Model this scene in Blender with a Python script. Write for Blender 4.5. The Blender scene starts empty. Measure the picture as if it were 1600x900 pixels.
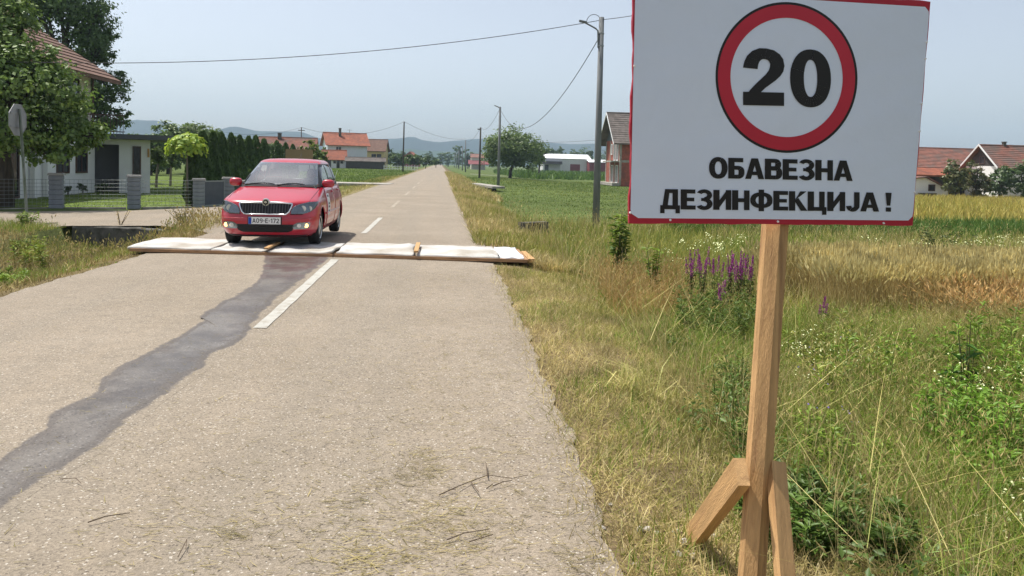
import bpy, bmesh, math, random
import numpy as np
from mathutils import Vector, Matrix
random.seed(7); rng = np.random.default_rng(7)
HAZE = 0.00029
S = bpy.context.scene
COL = S.collection
R = math.radians

# ------------------------------------------------------------------ camera
EYE = 1.55; FPX = 1200.0; PYC = 312.0
ROLL, PITCH, YAW = 0.024, -R(2.59), -R(5.39)
Fv = Vector((-math.sin(YAW)*math.cos(PITCH), math.cos(YAW)*math.cos(PITCH), math.sin(PITCH)))
Rl = Vector((math.cos(YAW), math.sin(YAW), 0)); Ul = Rl.cross(Fv)
Rv = Rl*math.cos(ROLL) + Ul*math.sin(ROLL); Uv = -Rl*math.sin(ROLL) + Ul*math.cos(ROLL)
cd = bpy.data.cameras.new('camera'); cam = bpy.data.objects.new('camera', cd); COL.objects.link(cam)
cd.sensor_width = 36; cd.lens = 36*FPX/1600; cd.shift_y = -(450-PYC)/1600
cd.clip_start = 0.05; cd.clip_end = 20000
m3 = Matrix((Rv, Uv, -Fv)).transposed()
cam.matrix_world = Matrix.Translation((0, 0, EYE)) @ m3.to_4x4()
S.camera = cam
O = Vector((0, 0, EYE))
def ray(px, py): return Fv + Rv*((px-800)/FPX) + Uv*((PYC-py)/FPX)
def P(px, py, z=0.0):
    d = ray(px, py); return O + d*((z-EYE)/d.z)
def D(px, py, Y):
    d = ray(px, py); return O + d*(Y/d.y)

# ------------------------------------------------------------------ sky, sun, exposure
SUN = Vector((-0.40, 0.24, 1.0)).normalized()
w = bpy.data.worlds.new('World'); S.world = w; w.use_nodes = True
nt = w.node_tree; bg = nt.nodes['Background']
sky = nt.nodes.new('ShaderNodeTexSky'); sky.sky_type = 'NISHITA'; sky.sun_disc = False
sky.sun_elevation = math.asin(SUN.z); sky.sun_rotation = math.atan2(SUN.x, SUN.y)
sky.air_density = .9; sky.dust_density = 2.6; sky.ozone_density = 1.5; sky.altitude = 150
hs = nt.nodes.new('ShaderNodeHueSaturation'); hs.inputs['Saturation'].default_value = .5   # milky summer haze
nt.links.new(sky.outputs[0], hs.inputs['Color']); nt.links.new(hs.outputs[0], bg.inputs[0]); bg.inputs[1].default_value = 0.128
ld = bpy.data.lights.new('sun', 'SUN'); ld.energy = 4.3; ld.angle = R(1.2); ld.color = (1, 0.95, 0.87)
lo = bpy.data.objects.new('sun', ld); COL.objects.link(lo)
lo.rotation_euler = SUN.to_track_quat('Z', 'Y').to_euler(); lo.location = (0, 0, 50)
S.view_settings.view_transform = 'Standard'; S.view_settings.look = 'None'
S.view_settings.exposure = 0.45; S.view_settings.gamma = 1
try:
    S.cycles.use_denoising = True; S.cycles.max_bounces = 8; S.cycles.transparent_max_bounces = 12
    S.cycles.volume_bounces = 0
except Exception: pass

# ------------------------------------------------------------------ materials
def mat(name, c, rough=.8, var=.15, scale=4., bump=0., bscale=40., metal=0., spec=.3, c2=None, c2s=1.5, c2t=(.45,.62), stretch=None, coat=0.):
    m = bpy.data.materials.new(name); m.use_nodes = True; n = m.node_tree.nodes; L = m.node_tree.links
    b = n['Principled BSDF']; b.inputs['Roughness'].default_value = rough; b.inputs['Metallic'].default_value = metal
    b.inputs['Specular IOR Level'].default_value = spec; b.inputs['Coat Weight'].default_value = coat
    tc = n.new('ShaderNodeTexCoord'); src = tc.outputs['Object']
    if stretch:
        mp = n.new('ShaderNodeMapping'); mp.inputs['Scale'].default_value = stretch
        L.new(src, mp.inputs[0]); src = mp.outputs[0]
    no = n.new('ShaderNodeTexNoise'); no.inputs['Scale'].default_value = scale; no.inputs['Detail'].default_value = 6
    L.new(src, no.inputs['Vector'])
    rp = n.new('ShaderNodeValToRGB')
    rp.color_ramp.elements[0].position = .28; rp.color_ramp.elements[1].position = .72
    rp.color_ramp.elements[0].color = (*[x*(1-var) for x in c], 1); rp.color_ramp.elements[1].color = (*[min(1, x*(1+var)) for x in c], 1)
    L.new(no.outputs[0], rp.inputs[0]); out = rp.outputs[0]
    if c2:
        n2 = n.new('ShaderNodeTexNoise'); n2.inputs['Scale'].default_value = c2s; n2.inputs['Detail'].default_value = 7
        n2.inputs['Roughness'].default_value = .65
        L.new(src, n2.inputs['Vector'])
        r2 = n.new('ShaderNodeMapRange'); r2.inputs[1].default_value = c2t[0]; r2.inputs[2].default_value = c2t[1]
        L.new(n2.outputs[0], r2.inputs[0])
        mx = n.new('ShaderNodeMix'); mx.data_type = 'RGBA'; L.new(r2.outputs[0], mx.inputs[0]); L.new(out, mx.inputs[6])
        mx.inputs[7].default_value = (*c2, 1); out = mx.outputs[2]
    L.new(out, b.inputs['Base Color'])
    if bump:
        nb = n.new('ShaderNodeTexNoise'); nb.inputs['Scale'].default_value = bscale; nb.inputs['Detail'].default_value = 5
        L.new(src, nb.inputs['Vector'])
        bm = n.new('ShaderNodeBump'); bm.inputs['Strength'].default_value = bump; bm.inputs['Distance'].default_value = .02
        L.new(nb.outputs[0], bm.inputs['Height']); L.new(bm.outputs[0], b.inputs['Normal'])
    return m
def vegmat(name, trans=.35, gloss=.03, var=.3, scale=3.):
    """leaf / blade: colour from the 'col' attribute (the plant's own colour), some light through it"""
    m = bpy.data.materials.new(name); m.use_nodes = True; n = m.node_tree.nodes; L = m.node_tree.links; n.clear()
    o = n.new('ShaderNodeOutputMaterial'); at = n.new('ShaderNodeAttribute'); at.attribute_name = 'col'
    tc = n.new('ShaderNodeTexCoord'); no = n.new('ShaderNodeTexNoise'); no.inputs['Scale'].default_value = scale; no.inputs['Detail'].default_value = 4
    L.new(tc.outputs['Object'], no.inputs['Vector'])
    mr = n.new('ShaderNodeMapRange'); mr.inputs[1].default_value = .3; mr.inputs[2].default_value = .7
    mr.inputs[3].default_value = 1.65*(1-var); mr.inputs[4].default_value = 1.65*(1+var); L.new(no.outputs[0], mr.inputs[0])
    mu = n.new('ShaderNodeMix'); mu.data_type = 'RGBA'; mu.blend_type = 'MULTIPLY'; mu.inputs[0].default_value = 1
    L.new(at.outputs['Color'], mu.inputs[6]); L.new(mr.outputs[0], mu.inputs[7])
    m2 = n.new('ShaderNodeMix'); m2.data_type = 'RGBA'; m2.blend_type = 'MULTIPLY'; m2.inputs[0].default_value = 1; L.new(mu.outputs[2], m2.inputs[6]); m2.inputs[7].default_value = (1.02, 1.05, .78, 1); c = m2.outputs[2]
    d = n.new('ShaderNodeBsdfDiffuse'); t = n.new('ShaderNodeBsdfTranslucent'); g = n.new('ShaderNodeBsdfGlossy')
    g.inputs['Roughness'].default_value = .45; g.inputs['Color'].default_value = (.9, .95, .85, 1)
    L.new(c, d.inputs[0]); L.new(c, t.inputs[0])
    a = n.new('ShaderNodeMixShader'); a.inputs[0].default_value = trans; L.new(d.outputs[0], a.inputs[1]); L.new(t.outputs[0], a.inputs[2])
    b = n.new('ShaderNodeMixShader'); b.inputs[0].default_value = gloss; L.new(a.outputs[0], b.inputs[1]); L.new(g.outputs[0], b.inputs[2])
    L.new(b.outputs[0], o.inputs[0]); return m
def emit(name, c, s):
    m = bpy.data.materials.new(name); m.use_nodes = True; b = m.node_tree.nodes['Principled BSDF']
    b.inputs['Base Color'].default_value = (*c, 1); b.inputs['Emission Color'].default_value = (*c, 1); b.inputs['Emission Strength'].default_value = s
    return m
def glassmat(name, tint=(.55, .62, .64), refl=.14, rough=.02):
    m = bpy.data.materials.new(name); m.use_nodes = True; n = m.node_tree.nodes; L = m.node_tree.links; n.clear()
    o = n.new('ShaderNodeOutputMaterial'); t = n.new('ShaderNodeBsdfTransparent'); t.inputs[0].default_value = (*tint, 1)
    g = n.new('ShaderNodeBsdfGlossy'); g.inputs['Roughness'].default_value = rough
    tc = n.new('ShaderNodeTexCoord'); no = n.new('ShaderNodeTexNoise'); no.inputs['Scale'].default_value = .8
    L.new(tc.outputs['Object'], no.inputs['Vector'])
    fr = n.new('ShaderNodeFresnel'); fr.inputs[0].default_value = 1.5
    ad = n.new('ShaderNodeMath'); ad.operation = 'ADD'; L.new(fr.outputs[0], ad.inputs[0])
    ml = n.new('ShaderNodeMath'); ml.operation = 'MULTIPLY'; L.new(no.outputs[0], ml.inputs[0]); ml.inputs[1].default_value = refl*2
    L.new(ml.outputs[0], ad.inputs[1]); ad.use_clamp = True
    x = n.new('ShaderNodeMixShader'); L.new(ad.outputs[0], x.inputs[0]); L.new(t.outputs[0], x.inputs[1]); L.new(g.outputs[0], x.inputs[2])
    L.new(x.outputs[0], o.inputs[0]); return m

M = {}
M['wood'] = mat('sawn_wood', (.52, .315, .14), .75, .25, 3, .35, 30, stretch=(12, 12, .9), c2=(.25, .13, .06), c2s=2.6, c2t=(.5, .75))
M['wood_plank'] = mat('plank_wood', (.36, .21, .11), .8, .3, 2, .25, 30, stretch=(.8, 14, 14), c2=(.16, .09, .05), c2s=1.5, c2t=(.55, .75))
M['redvinyl'] = mat('red_vinyl', (.40, .022, .045), .45, .08, 6)
M['paper'] = mat('white_banner', (.69, .785, .95), .32, .06, 1.8, .9, 2.4, spec=.5, c2=(.60, .69, .84), c2s=.9, c2t=(.42, .75))  # skylight blue and soft wrinkle shading put into the banner colour
M['ink'] = mat('black_print', (.012, .012, .016), .45, .1, 6, spec=.4)
M['redink'] = mat('red_print', (.47, .022, .05), .42, .06, 6, spec=.4)
M['pin'] = mat('pin_white', (.8, .8, .8), .4, .05)
M['carpaint'] = mat('red_car_paint', (.43, .012, .032), .3, .04, 2, coat=.6, spec=.5, c2=(.37, .028, .04), c2s=1.6, c2t=(.5, .8))
M['black'] = mat('black_plastic', (.015, .015, .017), .5, .1)
M['rubber'] = mat('tyre_rubber', (.022, .021, .021), .85, .25, 12, .3, 60)
M['chrome'] = mat('chrome', (.75, .76, .78), .18, .04, metal=1.)
M['alloy'] = mat('alloy_silver', (.55, .56, .58), .32, .06, metal=.8)
M['lens'] = glassmat('lamp_lens', (.75, .8, .82), .12)
M['lampbowl'] = mat('lamp_reflector', (.24, .27, .29), .22, .25, 14, metal=.6)
M['bulb'] = emit('lit_fog_bulb', (1, .52, .16), 3.2)
M['bulbc'] = mat('clear_bulb', (.7, .72, .75), .15, .1, 9, metal=.5)
M['glass'] = glassmat('windscreen_glass', (.62, .70, .72), .27)
M['sideglass'] = glassmat('side_glass', (.4, .45, .46), .10)
M['seat'] = mat('dark_seat_cloth', (.05, .055, .065), .9, .2, 20)
M['dash'] = mat('dashboard_grey', (.07, .075, .08), .7, .15)
M['skin'] = mat('skin', (.45, .27, .19), .6, .08, 8)
M['shirt'] = mat('dark_shirt', (.06, .08, .12), .9, .15, 10)
M['hair'] = mat('dark_hair', (.03, .02, .015), .7, .3, 30)
M['plate'] = mat('plate_white', (.75, .75, .74), .4, .03)
M['plateblue'] = mat('plate_blue', (.02, .06, .35), .4, .05)
M['matcloth'] = mat('white_mat_cloth', (.52, .515, .50), .95, .08, 5, .6, 9, c2=(.33, .295, .24), c2s=1.3, c2t=(.42, .66))
M['plastic'] = mat('clear_white_film', (.82, .84, .88), .2, .05, 5, .6, 14, spec=.5)
M['concrete'] = mat('concrete', (.36, .34, .30), .9, .2, 3, .4, 30, c2=(.24, .22, .19), c2s=2)
M['concrete_old'] = mat('old_concrete', (.13, .125, .11), .95, .35, 3, .5, 20, c2=(.05, .05, .04), c2s=2.5)
M['dark'] = mat('dark_hollow', (.012, .012, .01), .95, .2)
M['block'] = mat('grey_split_block', (.24, .255, .28), .9, .12, 5, .7, 25)
M['cap'] = mat('block_cap', (.36, .35, .33), .85, .12, 6, .2)
M['wire'] = mat('galvanised_wire', (.30, .32, .32), .5, .1, metal=.5)
M['gatemesh'] = mat('grey_gate_panel', (.10, .11, .13), .7, .12)
M['white_wall'] = mat('white_render', (.80, .80, .79), .9, .05, 1.2, .15, 40)
M['beige_wall'] = mat('beige_render', (.60, .56, .49), .9, .06, 1.2, .15, 40)
M['blue_wall'] = mat('pale_blue_render', (.62, .67, .72), .9, .05, .6)
M['yellow_wall'] = mat('yellow_render', (.55, .44, .22), .9, .07, .8)
M['grey_wall'] = mat('grey_render', (.17, .17, .18), .9, .12, .8)
M['hall_wall'] = mat('hall_panel', (.62, .62, .62), .7, .05, .3)
M['hall_roof'] = mat('white_metal_roof', (.85, .86, .88), .5, .04, .3)
M['hall_dark'] = mat('hall_dark_trim', (.10, .085, .095), .7, .1, .5)
M['maroon'] = mat('maroon_gate', (.19, .045, .05), .6, .12, 1)
M['roof_red'] = mat('orange_red_tiles', (.34, .12, .072), .85, .2, 2, .4, 12, c2=(.24, .10, .07), c2s=.9)
M['roof_brown'] = mat('brown_tiles', (.165, .098, .073), .85, .22, 2, .4, 12, c2=(.15, .085, .065), c2s=.9)
M['roof_old'] = mat('old_red_tiles', (.22, .10, .075), .9, .28, 2, .4, 12, c2=(.14, .10, .085), c2s=.7)
M['roof_grey'] = mat('grey_brown_tiles', (.15, .128, .115), .9, .25, 2, .4, 12, c2=(.10, .085, .075), c2s=.9)
M['slabroof'] = mat('dark_flat_roof', (.10, .105, .115), .8, .15, 2)
M['frame_dark'] = mat('dark_window_frame', (.10, .06, .05), .6, .1)
M['frame_white'] = mat('white_window_frame', (.72, .73, .73), .6, .05)
M['pane'] = mat('window_pane', (.03, .035, .04), .08, .2, 2, spec=.6)
M['wood_old'] = mat('old_dark_wood', (.07, .06, .055), .9, .3, 2, .3, 20, stretch=(6, 6, .6))
M['woodgable'] = mat('bluish_weathered_boards', (.12, .13, .15), .9, .25, 2, stretch=(6, 6, .6))
M['card'] = mat('brown_board', (.30, .22, .13), .9, .08, 2)
M['pole_c'] = mat('grey_pole', (.19, .20, .205), .85, .22, 2, .2, 30, stretch=(5, 5, .6))
M['pole_w'] = mat('dark_wood_pole', (.07, .06, .05), .9, .25, 2, stretch=(5, 5, .6))
M['cable'] = mat('black_cable', (.03, .03, .032), .6, .1)
M['signback'] = mat('grey_sign_back', (.30, .31, .32), .5, .12, 3, metal=.4)
M['signpole'] = mat('sign_pole_galv', (.22, .24, .22), .55, .2, 4, metal=.4, stretch=(6, 6, 1), c2=(.10, .13, .09), c2s=2)
M['bark'] = mat('bark', (.075, .06, .045), .95, .3, 4, .8, 14, stretch=(4, 4, .8))
M['bark_pale'] = mat('pale_bark', (.20, .17, .13), .95, .25, 4, .6, 14, stretch=(4, 4, .8))
M['leaf'] = vegmat('leaf', .42, .04, .3, .8)
M['leaf_dark'] = vegmat('dark_leaf', .3, .03, .3, .6)
M['blade'] = vegmat('blade', .30, .02, .34, 2.3)
M['petal'] = vegmat('petal', .45, .02, .15, 6)
M['stone'] = mat('pale_stone', (.42, .39, .34), .9, .15, 20, .4, 60)
M['twig'] = mat('dark_twig', (.11, .08, .055), .9, .25, 20)
M['lanefaded'] = mat('faded_white_paint', (.36, .32, .26), .85, .08, 6, .2, 60, c2=(.27, .225, .165), c2s=6, c2t=(.38, .6))
M['lanepaint'] = mat('worn_white_paint', (.41, .40, .36), .8, .08, 6, .2, 60, c2=(.27, .235, .185), c2s=9, c2t=(.5, .72))

# ------------------------------------------------------------------ object helpers
def link(name, me, m=None, parent=None):
    o = bpy.data.objects.new(name, me); COL.objects.link(o)
    if m is not None and me is not None:
        for x in (m if isinstance(m, (list, tuple)) else [m]): me.materials.append(x)
    if parent is not None: o.parent = parent
    return o
def tag(o, label=None, cat=None, group=None, kind=None):
    if label: o['label'] = label
    if cat: o['category'] = cat
    if group: o['group'] = group
    if kind: o['kind'] = kind
    return o
def thing(name, label, cat, loc=(0, 0, 0), rotz=0., group=None):
    o = bpy.data.objects.new(name, None); COL.objects.link(o); o.empty_display_size = .2
    o.location = loc; o.rotation_euler = (0, 0, rotz)
    return tag(o, label, cat, group)
class MB:
    def __init__(s): s.v = []; s.f = []; s.mi = []
    def add(s, vs, fs, mi=0):
        k = len(s.v); s.v += [tuple(v) for v in vs]; s.f += [tuple(i+k for i in f) for f in fs]; s.mi += [mi]*len(fs); return s
    def box(s, x0, x1, y0, y1, z0, z1, mi=0):
        return s.add([(x0,y0,z0),(x1,y0,z0),(x1,y1,z0),(x0,y1,z0),(x0,y0,z1),(x1,y0,z1),(x1,y1,z1),(x0,y1,z1)],
              [(3,2,1,0),(4,5,6,7),(0,1,5,4),(1,2,6,5),(2,3,7,6),(3,0,4,7)], mi)
    def hexa(s, bot, top, mi=0):
        return s.add(list(bot)+list(top), [(3,2,1,0),(4,5,6,7),(0,1,5,4),(1,2,6,5),(2,3,7,6),(3,0,4,7)], mi)
    def prism(s, poly, vec, mi=0):
        n = len(poly); vec = Vector(vec); a = [Vector(p) for p in poly]
        return s.add(a+[p+vec for p in a], [tuple(range(n-1, -1, -1)), tuple(range(n, 2*n))]+[(i, (i+1) % n, n+(i+1) % n, n+i) for i in range(n)], mi)
    def tube(s, pts, rad, k=8, mi=0, cap=True):
        pts = [Vector(p) for p in pts]; n = len(pts)
        if not isinstance(rad, (list, tuple)): rad = [rad]*n
        vs = []; up = Vector((0, 0, 1)); side = None
        for i, p in enumerate(pts):
            d = (pts[min(i+1, n-1)]-pts[max(i-1, 0)]).normalized()
            if side is None:
                side = d.cross(up if abs(d.z) < .95 else Vector((1, 0, 0))).normalized()
            side = (side - d*side.dot(d)).normalized(); u = side.cross(d)
            for j in range(k):
                a = 2*math.pi*j/k; vs.append(p+(side*math.cos(a)+u*math.sin(a))*rad[i])
        fs = [(i*k+j, i*k+(j+1) % k, (i+1)*k+(j+1) % k, (i+1)*k+j) for i in range(n-1) for j in range(k)]
        if cap: fs += [tuple(range(k-1, -1, -1)), tuple(range((n-1)*k, n*k))]
        return s.add(vs, fs, mi)
    def disc(s, c, ax, r, t, k=24, mi=0, r2=None):
        c = Vector(c); ax = Vector(ax).normalized(); return s.tube([c, c+ax*t], [r, r if r2 is None else r2], k, mi)
    def build(s, name, m, parent=None, smooth=False):
        me = bpy.data.meshes.new(name); me.from_pydata(s.v, [], s.f)
        if any(s.mi): me.polygons.foreach_set('material_index', s.mi)
        if smooth:
            me.polygons.foreach_set('use_smooth', [True]*len(s.f))
        me.update(); return link(name, me, m, parent)
def np_mesh(name, V, F, m, parent=None, col=None, kind=None, smooth=False):
    """V (n,3), F list of arrays (each (k,3) or (k,4)); col (n,3)"""
    me = bpy.data.meshes.new(name); F = [np.asarray(f, np.int32) for f in F if len(f)]
    nl = sum(f.size for f in F); npoly = sum(len(f) for f in F)
    me.vertices.add(len(V)); me.vertices.foreach_set('co', np.asarray(V, np.float32).ravel())
    me.loops.add(nl); me.loops.foreach_set('vertex_index', np.concatenate([f.ravel() for f in F]))
    st = []; tot = []; k = 0
    for f in F:
        n = f.shape[1]; st.append(np.arange(len(f))*n+k); tot.append(np.full(len(f), n)); k += f.size
    me.polygons.add(npoly); me.polygons.foreach_set('loop_start', np.concatenate(st).astype(np.int32))
    me.polygons.foreach_set('loop_total', np.concatenate(tot).astype(np.int32))
    if smooth: me.polygons.foreach_set('use_smooth', np.ones(npoly, bool))
    if col is not None:
        a = me.attributes.new('col', 'FLOAT_COLOR', 'POINT')
        a.data.foreach_set('color', np.c_[np.asarray(col), np.ones(len(V))].astype(np.float32).ravel())
    me.update(calc_edges=True); o = link(name, me, m, parent)
    if kind: o['kind'] = kind
    return o
def copy_tree(o, parent=None):
    c = o.copy(); COL.objects.link(c); c.parent = parent
    for ch in list(o.children): copy_tree(ch, c)
    return c

# ------------------------------------------------------------------ terrain
def sst(a, b, x):
    t = np.clip((x-a)/(b-a), 0, 1); return t*t*(3-2*t)
def terr(x, y):
    x = np.asarray(x, float); y = np.asarray(y, float)
    zr = np.interp(x, [.3, .75, 1.3, 2.1, 3.0, 3.6, 5, 12], [-.03, -.025, -.05, -.22, -.48, -.54, -.5, -.5])
    zr = zr - .4*sst(26, 75, y)*sst(6, 20, x)
    ditch = np.interp(x, [-12, -9.6, -8.4, -7.2, -6.4, -5.5, -4.9, -4.5], [-.16, -.16, -.5, -.58, -.55, -.2, -.04, -.03])
    flat = np.interp(x, [-14, -9, -5.2, -4.4], [-.135, -.13, -.05, -.03])
    k = np.where((x > -8.5) & (x < -5.9), sst(.03, .24, y-(18.49-.148*(x+8.4))), sst(14.8, 17.6, y))
    near = ditch*(1-k)+flat*k
    yard = np.interp(x, [-7, -5, -4.2], [-.2, -.12, -.03]) + .2*sst(60, 175, y)*sst(-5, -8, x)
    kk = sst(24, 27, y); zl = near*(1-kk)+yard*kk
    z = np.where(x > -1.6, zr, zl)
    z = np.where((x > -4.4) & (x < .6), -.03, z)
    und = (np.sin(x*1.7+y*.6)+np.sin(y*1.3-x*.5)+np.sin(x*.31)*1.5)*.012
    return z + und*sst(.6, 2.5, np.maximum(x-.3, -4.8-x))
def tz(x, y): return float(terr(x, y))
def ramp_pick(cols, n):
    cols = np.array(cols); i = rng.integers(0, len(cols), n); j = rng.integers(0, len(cols), n); t = rng.random((n, 1))*.5
    return cols[i]*(1-t)+cols[j]*t
C_STRAW = [(.33,.26,.155),(.27,.21,.12),(.20,.155,.09),(.38,.31,.195)]
C_OLIVE = [(.165,.165,.05),(.205,.19,.065),(.125,.14,.035)]
C_GREEN = [(.11,.155,.03),(.14,.185,.036),(.085,.13,.025)]
C_LUSH = [(.10,.17,.028),(.125,.20,.035),(.075,.135,.022)]
C_YEL = [(.25,.205,.07),(.21,.185,.06),(.29,.23,.09)]
C_MEAD = [(.066,.10,.022),(.08,.115,.026),(.056,.088,.02)]

# ground sheet: denser near the camera, out past the hills
def axis(lo, hi, near, step, grow):
    a = [0.]; s = step
    while a[-1] < hi:
        if a[-1] > near: s *= grow
        a.append(a[-1]+s)
    b = [0.]; s = step
    while b[-1] > lo:
        if b[-1] < -near: s *= grow
        b.append(b[-1]-s)
    return np.array(sorted(set(b[1:]+a)))
gx = axis(-2300, 2300, 14, .16, 1.06); gy = axis(-40, 2400, 30, .16, 1.045)
GX, GY = np.meshgrid(gx, gy); GZ = terr(GX, GY)
nx, ny = len(gx), len(gy)
idx = np.arange(nx*ny).reshape(ny, nx)
quads = np.stack([idx[:-1,:-1], idx[:-1,1:], idx[1:,1:], idx[1:,:-1]], -1).reshape(-1, 4)
xx, yy = GX.ravel(), GY.ravel()
gc = np.tile(np.array([.085,.115,.032]), (len(xx), 1))           # green land
def blend(c, k):
    global gc
    k = np.clip(k, 0, 1)[:, None]; gc = gc*(1-k)+np.array(c)*k
nse = (np.sin(xx*2.1+yy*.7)+np.sin(yy*1.7-xx*.9+1)+np.sin(xx*.8-yy*1.3))/3
blend((.085,.07,.035), sst(9, 7, xx)*sst(14, 11, yy)*sst(-1, 0, xx))
blend((.13,.105,.055), sst(3.2, 2.2, xx+nse*.4)*sst(-1, 0, xx))                     # right verge
blend((.185,.14,.08), sst(1.9, 1.3, xx+nse*.25)*sst(-1, 0, xx))
blend((.13,.10,.05), sst(-9.5, -5.2, xx+nse*.4)*sst(0, -1, xx)*sst(20, 18.4, yy))
blend((.05,.045,.025), sst(-8.6, -7.8, xx)*sst(-5.6, -6.4, xx)*sst(18.6, 18.2, yy)*sst(12, 15, yy))     # left bank
blend((.20,.15,.08), sst(-24, -16, xx)*sst(-8.3, -9, xx)*sst(17.6, 16, yy)*.7)
blend((.25,.21,.08), sst(25, 29, yy-.1*xx+nse*2)*sst(4, 10, xx-yy*.22)*sst(110, 90, yy))   # yellow grain on the right
blend((.07,.12,.028), sst(9, 11, yy)*sst(25.5, 23.5, yy)*sst(9, 14, xx))
blend((.10,.14,.03), sst(24, 27, yy)*sst(-5.5, -6.5, xx)*sst(80, 60, yy))            # lawn
blend((.19,.16,.075), sst(-6.2, -5.0, xx+nse*.3)*sst(-3, -4, xx)*sst(19, 21, yy))    # left verge beyond the junction
GM = bpy.data.materials.new('land'); GM.use_nodes = True
_n = GM.node_tree.nodes; _l = GM.node_tree.links; _b = _n['Principled BSDF']; _b.inputs['Roughness'].default_value = 1; _b.inputs['Specular IOR Level'].default_value = .1
_a = _n.new('ShaderNodeAttribute'); _a.attribute_name = 'col'; _t = _n.new('ShaderNodeTexCoord'); last = _a.outputs['Color']
for sc, lo_, hi_ in ((.09, .78, 1.22), (1.3, .7, 1.3), (22., .6, 1.4)):
    q = _n.new('ShaderNodeTexNoise'); q.inputs['Scale'].default_value = sc; q.inputs['Detail'].default_value = 5; _l.new(_t.outputs['Object'], q.inputs['Vector'])
    r_ = _n.new('ShaderNodeMapRange'); r_.inputs[1].default_value = .3; r_.inputs[2].default_value = .7; r_.inputs[3].default_value = lo_; r_.inputs[4].default_value = hi_
    _l.new(q.outputs[0], r_.inputs[0])
    x_ = _n.new('ShaderNodeMix'); x_.data_type = 'RGBA'; x_.blend_type = 'MULTIPLY'; x_.inputs[0].default_value = 1; _l.new(last, x_.inputs[6]); _l.new(r_.outputs[0], x_.inputs[7]); last = x_.outputs[2]
_l.new(last, _b.inputs['Base Color'])
bb = _n.new('ShaderNodeBump'); bb.inputs['Strength'].default_value = .6; bb.inputs['Distance'].default_value = .03; _l.new(q.outputs[0], bb.inputs['Height']); _l.new(bb.outputs[0], _b.inputs['Normal'])
g = np_mesh('ground', np.c_[xx, yy, GZ.ravel()], [quads], GM, col=gc, kind='structure', smooth=True)

# ------------------------------------------------------------------ road
def roadmat(name, wet=False):
    m = bpy.data.materials.new(name); m.use_nodes = True; n = m.node_tree.nodes; L = m.node_tree.links; b = n['Principled BSDF']
    tc = n.new('ShaderNodeTexCoord')
    def noise(s, d=5, r=.6):
        q = n.new('ShaderNodeTexNoise'); q.inputs['Scale'].default_value = s; q.inputs['Detail'].default_value = d; q.inputs['Roughness'].default_value = r
        L.new(tc.outputs['Object'], q.inputs['Vector']); return q.outputs[0]
    def rng_(v, a, c, lo=0., hi=1.):
        q = n.new('ShaderNodeMapRange'); q.inputs[1].default_value = a; q.inputs[2].default_value = c; q.inputs[3].default_value = lo; q.inputs[4].default_value = hi; L.new(v, q.inputs[0]); return q.outputs[0]
    def mix(f, a, c, mode='MIX'):
        q = n.new('ShaderNodeMix'); q.data_type = 'RGBA'; q.blend_type = mode
        if isinstance(f, float): q.inputs[0].default_value = f
        else: L.new(f, q.inputs[0])
        for i, v in ((6, a), (7, c)):
            if isinstance(v, tuple): q.inputs[i].default_value = (*v, 1)
            else: L.new(v, q.inputs[i])
        return q.outputs[2]
    base = (.058, .053, .052) if wet else (.238, .197, .147)
    hi = (.085, .079, .077) if wet else (.295, .247, .19)
    c = mix(rng_(noise(.55, 6), .35, .65), base, hi)
    c = mix(rng_(noise(7, 6), .45, .7, 0, .45), c, (.185, .158, .125) if not wet else (.055, .054, .056))
    mpt = n.new('ShaderNodeMapping'); mpt.inputs['Scale'].default_value = (1.3, .035, 1); L.new(tc.outputs['Object'], mpt.inputs[0])
    qt = n.new('ShaderNodeTexNoise'); qt.inputs['Scale'].default_value = 1.; qt.inputs['Detail'].default_value = 4; L.new(mpt.outputs[0], qt.inputs['Vector'])
    c = mix(rng_(qt.outputs[0], .42, .68, 0, .5), c, (.215, .188, .15) if not wet else (.05, .047, .047))
    vo = n.new('ShaderNodeTexVoronoi'); vo.inputs['Scale'].default_value = 120.; L.new(tc.outputs['Object'], vo.inputs['Vector'])
    vs = n.new('ShaderNodeSeparateColor'); L.new(vo.outputs['Color'], vs.inputs[0])
    c = mix(rng_(vs.outputs[0], 0, 1, .72, 1.28), (0, 0, 0), c) if False else mix(1., c, rng_(vs.outputs[0], 0, 1, .78, 1.22), 'MULTIPLY')
    pale = rng_(vs.outputs[1], .968, .975)
    c = mix(pale, c, (.44, .40, .34) if not wet else (.3, .3, .3))
    dk = rng_(vs.outputs[2], .955, .965)
    c = mix(dk, c, (.12, .10, .08) if not wet else (.03, .03, .03))
    if wet:
        sx = n.new('ShaderNodeSeparateXYZ'); L.new(tc.outputs['Object'], sx.inputs[0])
        near = rng_(sx.outputs[1], 9.6, 11.6)
        mm = n.new('ShaderNodeMath'); mm.operation = 'MULTIPLY'; L.new(near, mm.inputs[0]); L.new(rng_(noise(2.2, 4), .4, .62), mm.inputs[1])
        c = mix(mm.outputs[0], c, (.085, .035, .03))
    L.new(c, b.inputs['Base Color'])
    if wet:
        L.new(rng_(noise(3, 5), .35, .65, .42, .7), b.inputs['Roughness']); b.inputs['Specular IOR Level'].default_value = .35
    else: b.inputs['Roughness'].default_value = .9; b.inputs['Specular IOR Level'].default_value = .25
    bu = n.new('ShaderNodeBump'); bu.inputs['Strength'].default_value = .25 if wet else .5; bu.inputs['Distance'].default_value = .006
    L.new(vo.outputs['Distance'], bu.inputs['Height']); L.new(bu.outputs[0], b.inputs['Normal'])
    return m
M['asphalt'] = roadmat('pale_asphalt')
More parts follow.
